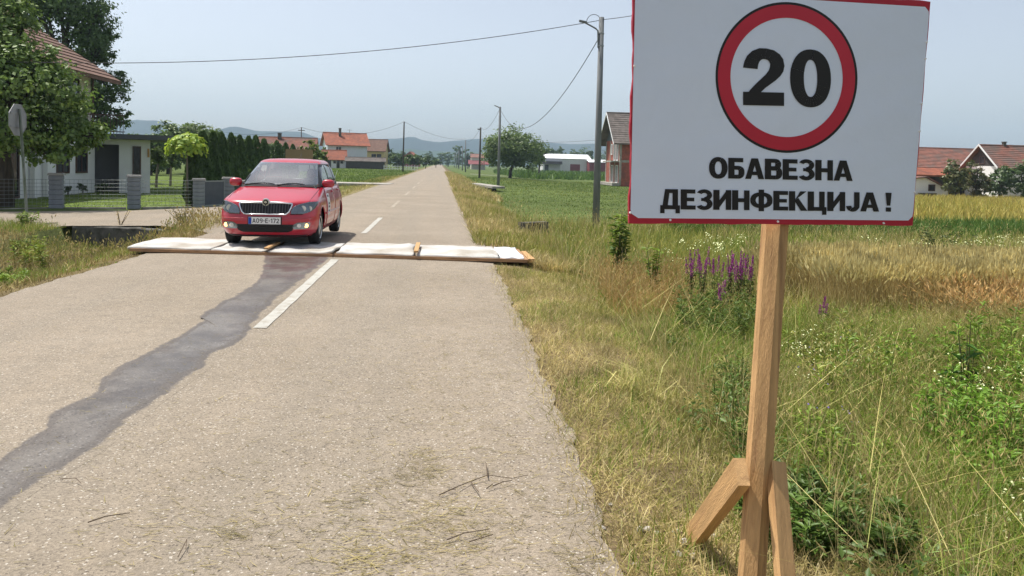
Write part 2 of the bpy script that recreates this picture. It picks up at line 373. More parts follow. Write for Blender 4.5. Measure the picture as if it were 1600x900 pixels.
def wetmat():
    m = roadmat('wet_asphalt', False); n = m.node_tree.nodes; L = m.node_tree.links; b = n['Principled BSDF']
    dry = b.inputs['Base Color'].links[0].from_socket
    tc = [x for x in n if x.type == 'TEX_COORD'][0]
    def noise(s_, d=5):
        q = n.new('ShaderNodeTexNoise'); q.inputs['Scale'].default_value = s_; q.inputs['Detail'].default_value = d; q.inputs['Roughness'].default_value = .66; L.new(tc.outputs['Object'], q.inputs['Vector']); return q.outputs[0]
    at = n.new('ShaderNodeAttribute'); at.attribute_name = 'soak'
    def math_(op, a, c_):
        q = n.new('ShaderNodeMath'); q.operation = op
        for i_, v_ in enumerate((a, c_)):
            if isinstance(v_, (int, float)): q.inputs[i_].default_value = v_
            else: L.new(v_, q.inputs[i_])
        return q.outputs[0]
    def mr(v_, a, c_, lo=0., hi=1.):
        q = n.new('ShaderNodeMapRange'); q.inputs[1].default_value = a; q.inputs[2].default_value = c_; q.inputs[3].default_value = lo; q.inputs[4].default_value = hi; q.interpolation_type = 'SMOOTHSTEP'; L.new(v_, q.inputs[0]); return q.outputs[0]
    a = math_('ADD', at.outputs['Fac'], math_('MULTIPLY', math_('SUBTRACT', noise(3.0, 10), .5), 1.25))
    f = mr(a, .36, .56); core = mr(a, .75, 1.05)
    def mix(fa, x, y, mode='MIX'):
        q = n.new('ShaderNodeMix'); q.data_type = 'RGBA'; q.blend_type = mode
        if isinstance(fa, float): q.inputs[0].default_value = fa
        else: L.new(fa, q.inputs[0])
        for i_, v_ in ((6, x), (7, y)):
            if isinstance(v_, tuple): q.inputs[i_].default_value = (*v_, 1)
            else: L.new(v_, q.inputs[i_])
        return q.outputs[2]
    wetc = mix(1., dry, mix(math_('MULTIPLY', mr(a, .70, 1.15), mr(noise(.9, 6), .38, .58)), (.35, .345, .375), (.64, .66, .72)), 'MULTIPLY')  # wet darkening; paler bluish core is sky sheen put into the colour
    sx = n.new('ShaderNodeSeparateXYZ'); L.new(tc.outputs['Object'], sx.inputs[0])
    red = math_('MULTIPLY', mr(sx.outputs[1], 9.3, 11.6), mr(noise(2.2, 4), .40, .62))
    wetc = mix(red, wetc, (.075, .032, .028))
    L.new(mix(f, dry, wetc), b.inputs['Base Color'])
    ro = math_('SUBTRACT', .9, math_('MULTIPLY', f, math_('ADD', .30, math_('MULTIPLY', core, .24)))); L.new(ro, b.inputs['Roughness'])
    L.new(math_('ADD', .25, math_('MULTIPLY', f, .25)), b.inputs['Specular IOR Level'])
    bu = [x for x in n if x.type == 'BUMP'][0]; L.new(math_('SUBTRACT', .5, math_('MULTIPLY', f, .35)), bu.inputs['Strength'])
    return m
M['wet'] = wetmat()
def wob(y, s): return .016*math.sin(y*2.3+s)+.018*math.sin(y*7.1+2*s)+.014*math.sin(y*17.7+s*3)
def road_edges(Y):
    r = np.interp(Y, [-6, 2, 4, 7, 12, 20, 40, 110], [.69, .73, .77, .84, .88, .92, 1.0, 1.2])
    l = np.interp(Y, [-6, 6, 13, 16.2, 18.5, 22, 25, 60], [-4.85, -4.8, -4.65, -4.75, -4.7, -4.4, -4.15, -4.05])
    return l+wob(Y, 1.)*(1 if Y < 60 else .4), r+wob(Y, 4.)*(1 if Y < 60 else .4)
mb = MB(); ys = list(np.arange(-6, 30, .12))+list(np.arange(30, 120, .5))+list(np.arange(120, 905, 6))
vs = []; fs = []
for i, Y in enumerate(ys):
    l, r = road_edges(Y); bump = .55*float(sst(230, 330, Y))*0
    for t in (0, .08, .3, .5, .7, .92, 1): vs.append((l+(r-l)*t, Y, .0+.012*(1-(2*t-1)**2)+(-.012 if t in (0, 1) else 0)))
    if i:
        for k in range(6): a = (i-1)*7+k; fs.append((a, a+1, a+8, a+7))
road = mb.add(vs, fs).build('road', M['asphalt'], smooth=True); road['kind'] = 'structure'
TT = [0, .08, .3, .5, .7, .92, 1]; ZZ = [.012*(1-(2*t-1)**2)+(-.012 if t in (0, 1) else 0) for t in TT]
def on_road(x, Y):
    l, r = road_edges(Y); return float(np.interp((x-l)/(r-l), TT, ZZ))
# centre dashes
def dash(y0, y1, xc=-1.60, hw=.06):
    b = MB(); n = 14; v = []; f = []
    for i in range(n+1):
        Y = y0+(y1-y0)*i/n; j = random.uniform(-.007, .007)
        for x in (xc-hw+j, xc+hw+j): v.append((x, Y, on_road(x, Y)+.006))
        if i: f.append((2*i-2, 2*i-1, 2*i+1, 2*i))
    b.add(v, f).build('lane_marking', M['lanepaint'], road)
for a, b_ in ((7.1, 12.1), (16.6, 21.3), (26.2, 31), (36, 40.8), (46, 50.5), (56, 60.5), (66, 70), (76, 80)): dash(a, b_)
for o_ in [o for o in road.children if o.name.startswith('lane_marking')][2:]: o_.data.materials[0] = M['lanefaded']
# side road on the left
far_ = [(-260,334),(-100,332),(0,330.5),(100,329.5),(210,328.5),(330,325.5),(372,323),(400,316)]
near_ = [(-260,356),(-100,351),(0,347.5),(100,350.5),(170,352),(250,353.5),(312,360),(345,371)]
def dens(pl, n=10):
    o = []
    for a, b_ in zip(pl[:-1], pl[1:]):
        for i in range(n): t = i/n; o.append((a[0]+(b_[0]-a[0])*t, a[1]+(b_[1]-a[1])*t))
    return o+[pl[-1]]
v = []; f = []; A = dens(far_); B = dens(near_)
for i, (a, c) in enumerate(zip(A, B)):
    p, q = P(*a, -.1), P(*c, -.08); q.y += random.uniform(-.04, .04)
    for t in (0, .33, .66, 1):
        s = p.lerp(q, t); zz = float(np.interp(s.x, [-14, -9, -5.4, -4.6], [-.11, -.10, -.02, .002]))
        v.append((s.x, s.y, zz))
    v.append((q.x-.02, q.y-.22, min(zz-.03, tz(q.x, q.y-.22)+.01) if not (-8.6 < q.x < -5.9) else zz-.004))
    if i:
        for k in range(4): a_ = (i-1)*5+k; f.append((a_, a_+1, a_+6, a_+5))
sr = MB().add(v, f).build('side_road', M['asphalt'], smooth=True); sr['kind'] = 'structure'
# wet streak
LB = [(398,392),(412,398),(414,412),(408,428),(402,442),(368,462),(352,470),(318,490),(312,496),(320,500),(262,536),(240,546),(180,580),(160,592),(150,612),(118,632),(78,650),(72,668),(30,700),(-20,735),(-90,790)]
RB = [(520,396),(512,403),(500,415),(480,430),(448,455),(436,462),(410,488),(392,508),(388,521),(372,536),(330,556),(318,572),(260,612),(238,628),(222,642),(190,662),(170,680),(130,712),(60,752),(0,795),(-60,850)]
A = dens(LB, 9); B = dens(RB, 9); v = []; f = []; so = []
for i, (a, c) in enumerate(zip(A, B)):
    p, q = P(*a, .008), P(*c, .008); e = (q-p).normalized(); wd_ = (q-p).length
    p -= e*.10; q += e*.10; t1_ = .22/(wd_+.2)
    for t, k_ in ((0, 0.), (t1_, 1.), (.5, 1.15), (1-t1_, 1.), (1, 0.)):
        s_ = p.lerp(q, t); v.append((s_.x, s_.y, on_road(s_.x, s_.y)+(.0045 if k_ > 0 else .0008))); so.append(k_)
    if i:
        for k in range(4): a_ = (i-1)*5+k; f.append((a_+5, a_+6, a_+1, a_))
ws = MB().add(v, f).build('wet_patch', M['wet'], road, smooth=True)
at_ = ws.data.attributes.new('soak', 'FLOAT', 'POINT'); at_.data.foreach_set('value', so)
# hills
def hills(name, Y, prof, depth, seed, c):
    hm = mat(name+'_woods', c, 1, .3, .012, 0)
    v = []; f = []; xs = np.linspace(prof[0][0], prof[-1][0], 260); r = np.random.default_rng(seed)
    ph = r.random(8)*6; n = 9
    for i, px in enumerate(xs):
        top = np.interp(px, [p[0] for p in prof], [p[1] for p in prof])
        top += sum(math.sin(px*.045*(k+1)*.9+ph[k])/(k+1) for k in range(6))*.5
        p = D(px, top, Y); hgt = max(p.z, 2)
        for k in range(n):
            t = k/(n-1); rid = 1-abs(2*t-1)**1.6
            v.append((p.x*(1+(t-.5)*depth/Y), Y+(t-.5)*depth, -2+(hgt+2)*rid*(1-.06*math.sin(px*.09+k*1.3)*(0 < k < n-1)*(k != 4))))
        if i:
            for k in range(n-1): a = (i-1)*n+k; f.append((a, a+n, a+n+1, a+1))
    o = MB().add(v, f).build(name, hm, smooth=True); o['kind'] = 'structure'; return o
hills('hills', 1900, [(-500,215),(-200,200),(0,196),(120,192),(190,190),(215,187),(250,189),(270,197),(300,203),(335,204),(360,198),(375,198),(400,205),(430,206),(470,205),(500,216),(560,222),(600,217),(625,216),(645,212),(660,219),(680,222),(700,221),(730,219),(760,216),(800,222),(830,221),(860,223),(890,226),(930,224),(1000,228),(1200,232),(1400,238),(1600,244),(2000,252)], 420, 3, (.024,.042,.045))
hills('hills', 1350, [(-500,240),(300,238),(560,236),(600,237),(640,233),(680,236),(760,238),(850,240),(930,243),(1000,244),(1300,252),(1700,262),(2000,268)], 200, 5, (.03,.055,.038))
# ------------------------------------------------------------------ lettering (flat print, built from polygon pieces)
def arc(cx, cy, rx, ry, tx, ty, a0, a1, n=18, e=1.0):
    o = []
    def pt(a, x, y):
        c, s = math.cos(a), math.sin(a)
        return (cx+x*math.copysign(abs(c)**e, c), cy+y*math.copysign(abs(s)**e, s))
    for i in range(n):
        a = R(a0+(a1-a0)*i/n); b = R(a0+(a1-a0)*(i+1)/n)
        o.append([pt(a, rx, ry), pt(b, rx, ry), pt(b, rx-tx, ry-ty), pt(a, rx-tx, ry-ty)])
    return o
def rc(x0, y0, x1, y1): return [[(x0, y0), (x1, y0), (x1, y1), (x0, y1)]]
def qd(*p): return [list(p)]
T_ = .285; H_ = .212
def fan(outer, inner):  # strip between two polylines with as many points
    return [[outer[i], outer[i+1], inner[i+1], inner[i]] for i in range(len(outer)-1)]
def dbowl(x0, x1, y0, y1):
    cy = (y0+y1)/2; ry = (y1-y0)/2; rx = min(.30, (x1-x0)*.6); cx = x1-rx
    return arc(cx, cy, rx, ry, T_*.95, H_*.9, -90, 90, 14, .85)+rc(x0, y1-H_*.9, cx, y1)+rc(x0, y0, cx, y0+H_*.9)
G = {
 'О': (.84, arc(.42, .5, .42, .52, .265, .21, 0, 360, 40, .9)),
 'Б': (.74, rc(0, 0, T_, 1)+rc(0, .8, .68, 1)+dbowl(0, .74, 0, .62)),
 'А': (.86, qd((0, 0), (.26, 0), (.52, 1), (.28, 1))+qd((.60, 0), (.86, 0), (.58, 1), (.34, 1))+rc(.22, .19, .66, .36)),
 'В': (.78, rc(0, 0, T_, 1)+dbowl(0, .74, .45, 1)+dbowl(0, .79, 0, .62)),
 'Е': (.68, rc(0, 0, T_, 1)+rc(0, 0, .68, .2)+rc(0, .8, .67, 1)+rc(0, .41, .62, .59)),
 'З': (.74, arc(.36, .735, .36, .285, .23, .18, -90, 155, 18)+arc(.36, .29, .38, .31, .25, .19, 90, -155, 18)+rc(.22, .43, .40, .58)),
 'Н': (.80, rc(0, 0, T_, 1)+rc(.55, 0, .80, 1)+rc(.2, .4, .6, .6)),
 'Д': (.90, rc(.0, -.0, .90, .2)+rc(0, -.2, .2, .1)+rc(.70, -.2, .90, .1)+qd((.10, .15), (.34, .15), (.44, 1), (.22, 1))+rc(.56, .1, .81, 1)+rc(.24, .81, .7, 1)),
 'И': (.82, rc(0, 0, T_, 1)+rc(.57, 0, .82, 1)+qd((.2, .0), (.2, .36), (.62, 1), (.62, .64))),
 'Ф': (1.02, rc(.385, -.05, .635, 1.05)+arc(.51, .51, .51, .40, .25, .18, 0, 360, 36, .85)),
 'К': (.82, rc(0, 0, T_, 1)+qd((.2, .42), (.36, .62), (.80, 1), (.52, 1))+qd((.25, .5), (.42, .66), (.84, 0), (.54, 0))),
 'Ц': (.86, rc(0, 0, T_, 1)+rc(.53, 0, .78, 1)+rc(0, 0, .86, .2)+rc(.66, -.2, .86, .1)),
 'Ј': (.62, rc(.37, .3, .62, 1)+arc(.31, .3, .31, .32, .25, .21, 0, -175, 16)),
 '!': (.28, qd((.06, .32), (.22, .32), (.28, 1), (0, 1))+rc(.02, 0, .26, .22)),
 ' ': (.22, []),
 '0': (.70, arc(.35, .5, .35, .515, .235, .185, 0, 360, 40, .92)),
 '2': (.72, fan([(.0, .66), (.02, .76), (.07, .87), (.16, .96), (.28, 1.01), (.40, 1.01), (.53, .98), (.63, .91), (.69, .82), (.71, .71), (.69, .61), (.64, .53), (.56, .45), (.47, .38), (.38, .31), (.31, .24)],
           [(.25, .64), (.26, .72), (.28, .77), (.31, .805), (.34, .82), (.38, .82), (.42, .805), (.45, .77), (.465, .73), (.46, .68), (.44, .62), (.39, .55), (.32, .48), (.22, .38), (.12, .27), (.05, .16)])
        +qd((0, 0), (.05, .17), (.31, .25), (.31, 0))+rc(.0, 0, .70, .235)),
 'A': (.72, qd((0, 0), (.16, 0), (.43, 1), (.29, 1))+qd((.56, 0), (.72, 0), (.43, 1), (.29, 1))+rc(.2, .22, .54, .36)),
 'E': (.58, rc(0, 0, .16, 1)+rc(0, 0, .58, .15)+rc(0, .85, .58, 1)+rc(0, .43, .52, .57)),
 '-': (.34, rc(.02, .40, .32, .55)),
 '9': (.62, arc(.31, .68, .31, .32, .15, .14, 0, 360, 28)+arc(.28, .5, .34, .5, .15, .14, 0, -110, 14)),
 '1': (.36, rc(.18, 0, .34, 1)+qd((0, .72), (.2, .82), (.2, 1), (0, .86))),
 '7': (.60, rc(0, .84, .60, 1)+qd((.14, 0), (.31, 0), (.60, .86), (.43, .86))),
 'o': (.62, arc(.31, .5, .31, .5, .15, .14, 0, 360, 28, .9)),
 'z': (.62, fan([(.0, .68), (.04, .86), (.16, .98), (.31, 1.), (.46, .97), (.58, .86), (.60, .7), (.54, .54), (.42, .4), (.22, .15)], [(.16, .68), (.18, .79), (.24, .86), (.31, .87), (.38, .85), (.44, .79), (.44, .7), (.40, .60), (.30, .47), (.04, .15)])+rc(0, 0, .62, .15)+qd((0,.1),(.25,.1),(.25,.17),(.03,.17))),
}
def lettering(mb, s, f, gap=.07, eps=.00012, z0=0.):
    """f(t, h, d): t 0..1 along the line, h 0..1 height, d depth -> point"""
    tot = sum(G[c][0] for c in s)+gap*(len(s)-1); x = 0; k = 0
    for c in s:
        wd, pcs = G[c]
        for p in pcs:
            k += 1; d = z0+eps*(k % 9)
            mb.add([f((x+a)/tot, b, d) for a, b in p], [tuple(range(len(p)))])
        x += wd+gap

# ------------------------------------------------------------------ the road sign
def DF(px, py, d): return O + ray(px, py)*d
bl = DF(983, 349, 2.62); br = DF(1426, 352.5, 2.80); br.z = br.z
ux = (br-bl).normalized(); W_ = (br-bl).length; nr = ux.cross(Vector((0, 0, 1))).normalized()
uy = (DF(990.5, 0, 2.62*.956)-bl).normalized(); nrm = ux.cross(uy).normalized()
def Bpx(px, py):
    d = ray(px, py); t = (bl-O).dot(nrm)/d.dot(nrm); q = O+d*t-bl
    v_ = (q-ux*q.dot(ux)).dot(uy)/(uy-ux*uy.dot(ux)).dot(uy) ; return (q.dot(ux)-v_*uy.dot(ux), v_)
H_b = Bpx(990, -27)[1]
sbase = DF(1168, 955, 2.70); sbase.z = tz(sbase.x, sbase.y)
sign = thing('road_sign', 'large white and red speed 20 notice board on a raw timber post beside the road', 'road sign', sbase)
def Bw(u, v, d=0.): return bl+ux*u+uy*v+nrm*d-sbase
# backing board with the red vinyl wrapped round it, slightly ragged
n = 26; edge = []
for i in range(n): edge.append((i/n*W_, random.uniform(-.002, .002)))
for i in range(n): edge.append((W_+.001*math.sin(i*.9), i/n*H_b))
for i in range(n): edge.append((W_*(1-i/n), H_b+random.uniform(-.002, .002)))
for i in range(n): edge.append((-.003*math.sin(i*.55)-.002*math.sin(i*1.7), H_b*(1-i/n)))
k = len(edge); b = MB().add([Bw(u, v, 0) for u, v in edge]+[Bw(u, v, -.014) for u, v in edge],
     [tuple(range(k)), tuple(range(2*k-1, k-1, -1))]+[(i, k+i, k+(i+1) % k, (i+1) % k) for i in range(k)])
b.build('backing_board', M['redvinyl'], sign)
# white panel: rounded corners, faint swelling between the pins (curved mesh, flush with the board at its rim)
u0, u1, v0, v1 = .0035, W_-.003, .019, H_b-.020; rr = .028
def pan(u, v):
    s = max(0, min(1, (u-u0)/(u1-u0))); t = max(0, min(1, (v-v0)/(v1-v0)))
    return .0012+.0022*math.sin(math.pi*s)**.5*math.sin(math.pi*t)**.5*(1+.25*math.sin(9*s+3*t)+.2*math.sin(7*t-4*s))
NU, NV = 60, 50; vs = []; fs = []
for j in range(NV+1):
    v = v0+(v1-v0)*j/NV; dv = min(v-v0, v1-v); ins = rr-math.sqrt(max(0, rr*rr-(rr-dv)**2)) if dv < rr else 0
    for i in range(NU+1):
        s = i/NU; a = u0+ins; c = u1-ins*.6; u = a+(c-a)*s; vs.append(Bw(u, v, pan(u, v)))
    if j:
        for i in range(NU): q = (j-1)*(NU+1)+i; fs.append((q, q+1, q+NU+2, q+NU+1))
MB().add(vs, fs).build('white_panel', M['paper'], sign, True)
def onp(px, py, d=.0006):
    u, v = Bpx(px, py); return Bw(u, v, pan(u, v)+d)
# ring
def ring(name, r0, r1, m, d):
    cx, cy = 1228, 121; vs = []; fs = []; n = 96
    for i in range(n):
        a = 2*math.pi*i/n
        for r in (r0, r1): vs.append(onp(cx+r*110*math.cos(a), cy+r*117*math.sin(a)+.012*r*110*math.cos(a), d))
    for i in range(n): fs.append((2*i, 2*i+1, (2*i+3) % (2*n), (2*i+2) % (2*n)))
    MB().add(vs, fs).build(name, m, sign)
ring('speed_ring', .795, .972, M['redink'], .0012); ring('ring_outline', .966, 1.006, M['ink'], .0009)
def line(name, s, x0, x1, yb0, yb1, yt0, yt1, gap):
    mb = MB()
    lettering(mb, s, lambda t, h, d: onp(x0+(x1-x0)*t, (yb0+(yb1-yb0)*t)*(1-h)+(yt0+(yt1-yt0)*t)*h, .0016+d), gap)
    mb.build(name, M['ink'], sign)
line('numeral', '20', 1160, 1297, 164, 167, 75.5, 79.5, .085)
line('lettering', 'ОБАВЕЗНА', 1107, 1331, 278, 282.5, 245.5, 251, .03)
line('lettering', 'ДЕЗИНФЕКЦИЈА !', 1031, 1392, 326.5, 330.5, 295, 301, .035)
for px, py in ((1047, 343.5), (1215, 346), (1380, 348.5), (991, 103), (984.5, 332), (1454, 66), (1452, 92), (1445, 162), (1440, 205), (1433, 300)):
    u, v = Bpx(px, py); u = min(u, W_-.004); MB().tube([Bw(u, v, .0015), Bw(u, v, .006)], [.0042, .003], 10).build('pin', M['pin'], sign)
# post with a waney corner: five-sided
pt = DF(1237, 60, 2.78)-sbase; pt = pt-nrm*.03
pb = Vector((0, 0, -.25))
tilt = (pt-pb)
th = R(-20); prof = [(-.050,-.028),(-.026,-.050),(.050,-.050),(.050,.030),(.030,.050),(-.050,.050)]
prof = [(-.030,-.046),(.012,-.052),(.052,-.030),(.050,.046),(-.042,.046),(-.046,-.034)]
def rot(p, a): return (p[0]*math.cos(a)-p[1]*math.sin(a), p[0]*math.sin(a)+p[1]*math.cos(a))
prof = [rot(p, R(-19)) for p in ((-.047, .012), (-.033, -.034), (.012, -.050), (.045, -.012), (.040, .04), (-.04, .04))]
nseg = 12; vs = []; fs = []; kk = len(prof)
for i in range(nseg+1):
    t = i/nseg; c = pb.lerp(pt, t); s = 1+.012*math.sin(t*9)
    for x, y in prof: vs.append((c.x+x*s, c.y+y*s+.05*(1-t)*0, c.z))
    if i:
        for j in range(kk): fs.append(((i-1)*kk+j, (i-1)*kk+(j+1) % kk, i*kk+(j+1) % kk, i*kk+j))
fs.append(tuple(range(nseg*kk, nseg*kk+kk)))
MB().add(vs, fs).build('post', M['wood'], sign)
def plank(name, p0, p1, wdir, wd, th_, m=M['wood']):
    p0 = Vector(p0)-sbase; p1 = Vector(p1)-sbase; ax = (p1-p0).normalized(); wv = Vector(wdir); wv = (wv-ax*wv.dot(ax)).normalized(); tv = ax.cross(wv)
    o = MB().box(-wd/2, wd/2, -th_/2, th_/2, 0, (p1-p0).length).build(name, m, sign)
    o.matrix_local = Matrix.Translation(p0) @ Matrix((wv, tv, ax)).transposed().to_4x4()
f1 = P(1081, 843, -.05); t1 = DF(1159, 737, 2.655)
ax_ = (t1-f1).normalized(); vw_ = (O-f1).normalized(); pj = lambda v: (v-ax_*v.dot(ax_)).normalized()
plank('brace', f1, t1, (pj(vw_)*.62+pj(SUN)*.5).cross(ax_), .095, .042)
t2 = DF(1212, 722, 2.74); f2 = DF(1241, 1045, 2.42); f2.z = tz(f2.x, f2.y)-.02
plank('brace', f2, t2, (1, .35, 0), .062, .034)

# ------------------------------------------------------------------ wheel-washing mats across the road
def Z0(px, py, z): return P(px, py, z)
FL = P(203, 391, .03); FR = P(823, 409, .03); BLm = P(330, 372, .05); BRm = P(806, 388, .05)
fx = (FR-FL).normalized(); BL2 = FL+Vector((.05, 1.62, 0)); ln = (FR-FL).length; fy = Vector((0, 1, 0))
fr = thing('mat_frame', 'low timber frame lying across the road under the white mats', 'frame', FL+fx*ln/2, 0)
def fw(a, b, z): q = FL+fx*a+fy*b; return Vector((q.x, q.y, z))-fr.location
def fplank(a0, a1, b0, b1, z0, z1, m=M['wood_plank']):
    MB().hexa([fw(a0,b0,z0), fw(a1,b0,z0), fw(a1,b1,z0), fw(a0,b1,z0)], [fw(a0,b0,z1), fw(a1,b0,z1), fw(a1,b1,z1), fw(a0,b1,z1)]).build('plank', m, fr)
sp = ln*.515
E0 = .013
fplank(.0, sp, 0, .045, E0, .06); fplank(sp+.03, ln, .02, .065, E0, .062)
fplank(.0, sp, 1.58, 1.625, E0, .06); fplank(sp+.03, ln, 1.58, 1.625, E0, .06)
fplank(-.03, .02, .046, 1.58, E0, .055); fplank(ln-.03, ln+.03, .066, 1.58, E0, .055)
fplank(sp-.02, sp+.02, .066, 1.575, E0, .05)
def matsheet(name, label, a0, a1, b0, b1, z, amp, seed, lift=0., th=.035):
    o = FL+fx*(a0+a1)/2+fy*(b0+b1)/2; t = thing(name, label, 'mat', (o.x, o.y, 0), 0, 'white mats on the timber frame')
    nu, nv = 44, 24; vs = []; fs = []; r = random.Random(seed); ph = [r.random()*6 for _ in range(6)]
    def hz(s, q):
        e = min(min(s, 1-s)*12, min(q, 1-q)*8, 1)
        return z+amp*.8*(.5+.5*math.sin(s*5.2+ph[0]+q*1.3))*(.4+.6*math.sin(math.pi*q))*e+.007*math.sin(s*17+ph[1]+q*4)*e+.005*math.sin(q*13+ph[2]+s*9)+lift*max(0, (s-.75)*4)**2*(1-q)
    for j in range(nv+1):
        for i in range(nu+1):
            s, q = i/nu, j/nv; wb = .012*math.sin(s*11+ph[3]); wa = .015*math.sin(q*7+ph[4])
            p = FL+fx*(a0+(a1-a0)*s+wa)+fy*(b0+(b1-b0)*q+wb*(1-q))-Vector((o.x, o.y, 0)); vs.append((p.x, p.y, hz(s, q)))
    n1 = len(vs)
    for v in list(vs): vs.append((v[0], v[1], v[2]-th))
    for j in range(nv):
        for i in range(nu):
            a = j*(nu+1)+i; q = (a, a+1, a+nu+2, a+nu+1); fs += [q, tuple(x+n1 for x in reversed(q))]
    rim = [i for i in range(nu+1)]+[(j)*(nu+1)+nu for j in range(1, nv+1)]+[nv*(nu+1)+i for i in range(nu-1, -1, -1)]+[j*(nu+1) for j in range(nv-1, 0, -1)]
    for i in range(len(rim)): a, b = rim[i], rim[(i+1) % len(rim)]; fs.append((b, a, a+n1, b+n1))
    MB().add(vs, fs).build('cloth', M['matcloth'], t, True)
    return t
q0 = ln*.205; q1 = ln*.345; q2 = ln*.518; q3 = ln*.722
matsheet('white_mat', 'white mat with curled left corner at the left end of the frame', -.06, q0-.0, .03, 1.60, .085, .045, 1)
matsheet('white_mat', 'white mat under the right half of the red car front', q0+.02, q1-.03, .03, 1.60, .075, .012, 2)
matsheet('white_mat', 'white mat with a raised ragged corner just right of the red car plate', q1+.05, q2, .03, 1.60, .075, .012, 3, .05)
matsheet('white_mat', 'white mat between the middle and right wooden slats', q2+.03, q3-.035, .05, 1.60, .085, .075, 4)
matsheet('white_mat', 'white mat at the right end by the grass verge', q3+.045, ln-.42, .05, 1.60, .08, .05, 5)
tm = matsheet('white_mat', 'crumpled plastic covered white mat corner at the far right end', ln-.42, ln-.04, .06, 1.58, .085, .04, 6)
tm.children[0].data.materials[0] = M['plastic']
for nm, a, lab in (('slat', q1-.02, 'short wooden slat between white mats below the red car'), ('slat', q3-.02, 'wooden slat dividing the two right hand white mats')):
    o = FL+fx*a+fy*.8; LEN = .95 if a < q2 else 1.3
    t = tag(MB().hexa([FL+fx*(a-.0)+fy*.0-o, FL+fx*(a+.07)-o, FL+fx*(a+.075)+fy*LEN-o, FL+fx*(a+.005)+fy*LEN-o],
         [p+Vector((0, 0, .03)) for p in (FL+fx*(a-.0)+fy*.0-o, FL+fx*(a+.07)-o, FL+fx*(a+.075)+fy*LEN-o, FL+fx*(a+.005)+fy*LEN-o)]).build('wooden_slat', M['wood'], None), lab, 'slat', 'slats between the mats')
    t.location = (o.x, o.y, .105 if a < q2 else .125)
# bright block of new wood at the right end
o = FL+fx*(ln+.02)+fy*.75
t = tag(MB().hexa([Vector(p) for p in ((0,-.62,0),(.11,-.62,0),(.08,.5,0),(0,.5,0))], [Vector(p) for p in ((0,-.62,.06),(.11,-.62,.06),(.08,.5,.06),(0,.5,.06))]).build('timber_offcut', M['wood'], None), 'pale timber offcut at the right end of the mats on the grass', 'timber'); t.location = (o.x+.02, o.y, .0)

# ------------------------------------------------------------------ the red car (faces the camera, -Y)
CX = -2.885; CY = 13.06; CZ = .075
car = thing('parked_car', 'red five door hatchback with lit fog lamps driving over the white mats', 'car', (CX, CY, CZ))
LT = np.array([[.17,.70,.14,3.88],[.22,.76,.07,3.93],[.29,.795,.025,3.97],[.36,.81,.005,3.99],[.44,.82,0,4.0],[.52,.822,.01,4.0],[.60,.822,.03,3.99],[.68,.82,.05,3.97],[.745,.812,.075,3.96],[.775,.803,.11,3.95],[.80,.795,.19,3.94],[.85,.782,.40,3.93],[.90,.768,.63,3.92],[.95,.755,.87,3.90],[.99,.742,1.06,3.88]])
GT = np.array([[.99,.715,1.02,3.86],[1.0,.712,1.05,3.85],[1.1,.688,1.25,3.78],[1.2,.655,1.43,3.71],[1.3,.62,1.63,3.64],[1.4,.582,1.85,3.56],[1.435,.565,1.94,3.50],[1.462,.53,2.03,3.42],[1.482,.45,2.16,3.28],[1.494,.28,2.36,3.0],[1.498,.02,2.62,2.68]])
def lv(z, green):
    T = GT if green else LT
    return [float(np.interp(z, T[:, 0], T[:, i])) for i in (1, 2, 3)]
LFL, LRL, LFG, LRG = .60, .42, .36, .40
def plan(z, green):
    wd, y0, y1 = lv(z, green); lf, lr = (LFG, LRG) if green else (LFL, LRL)
    if not green and z > .76: lf = LFL+(z-.76)*.2
    k = min(1, wd/.5); return wd, y0, y1, lf*k, lr*k
def yfront(x, z, green):
    wd, y0, y1, lf, lr = plan(z, green); return y0+lf*(1-max(0, 1-min(1, abs(x)/wd)**4)**.4)
def xside(y, z, green):
    wd, y0, y1, lf, lr = plan(z, green); wd2 = wd*(1-.012*((y-2)/2)**2)
    if y < y0+lf: q = min(1, max(0, 1-(y-y0)/lf)); return wd2*max(0, 1-q**2.5)**.25
    if y > y1-lr: q = min(1, max(0, (y-y1+lr)/lr)); return wd2*max(0, 1-q**2.5)**.25
    return wd2
AX = ((.80, .315), (3.26, .315))
WIN_F = [(.985, .60), (1.03, .665), (1.41, .525), (1.425, .50)]    # (z, half width) windscreen
SIDEW = [[(1.40, 1.025), (2.36, 1.015), (2.33, 1.385), (1.95, 1.375), (1.86, 1.34)], [(2.44, 1.015), (3.12, 1.03), (3.05, 1.375), (2.41, 1.385)], [(3.18, 1.04), (3.52, 1.08), (3.38, 1.30), (3.12, 1.365)]]
def inpoly(p, poly):
    c = False; n = len(poly)
    for i in range(n):
        (x1, y1), (x2, y2) = poly[i], poly[(i+1) % n]
        if (y1 > p[1]) != (y2 > p[1]) and p[0] < (x2-x1)*(p[1]-y1)/(y2-y1)+x1: c = not c
    return c
WSP = [(-.665, 1.02), (.665, 1.02), (.53, 1.41), (-.53, 1.41)]
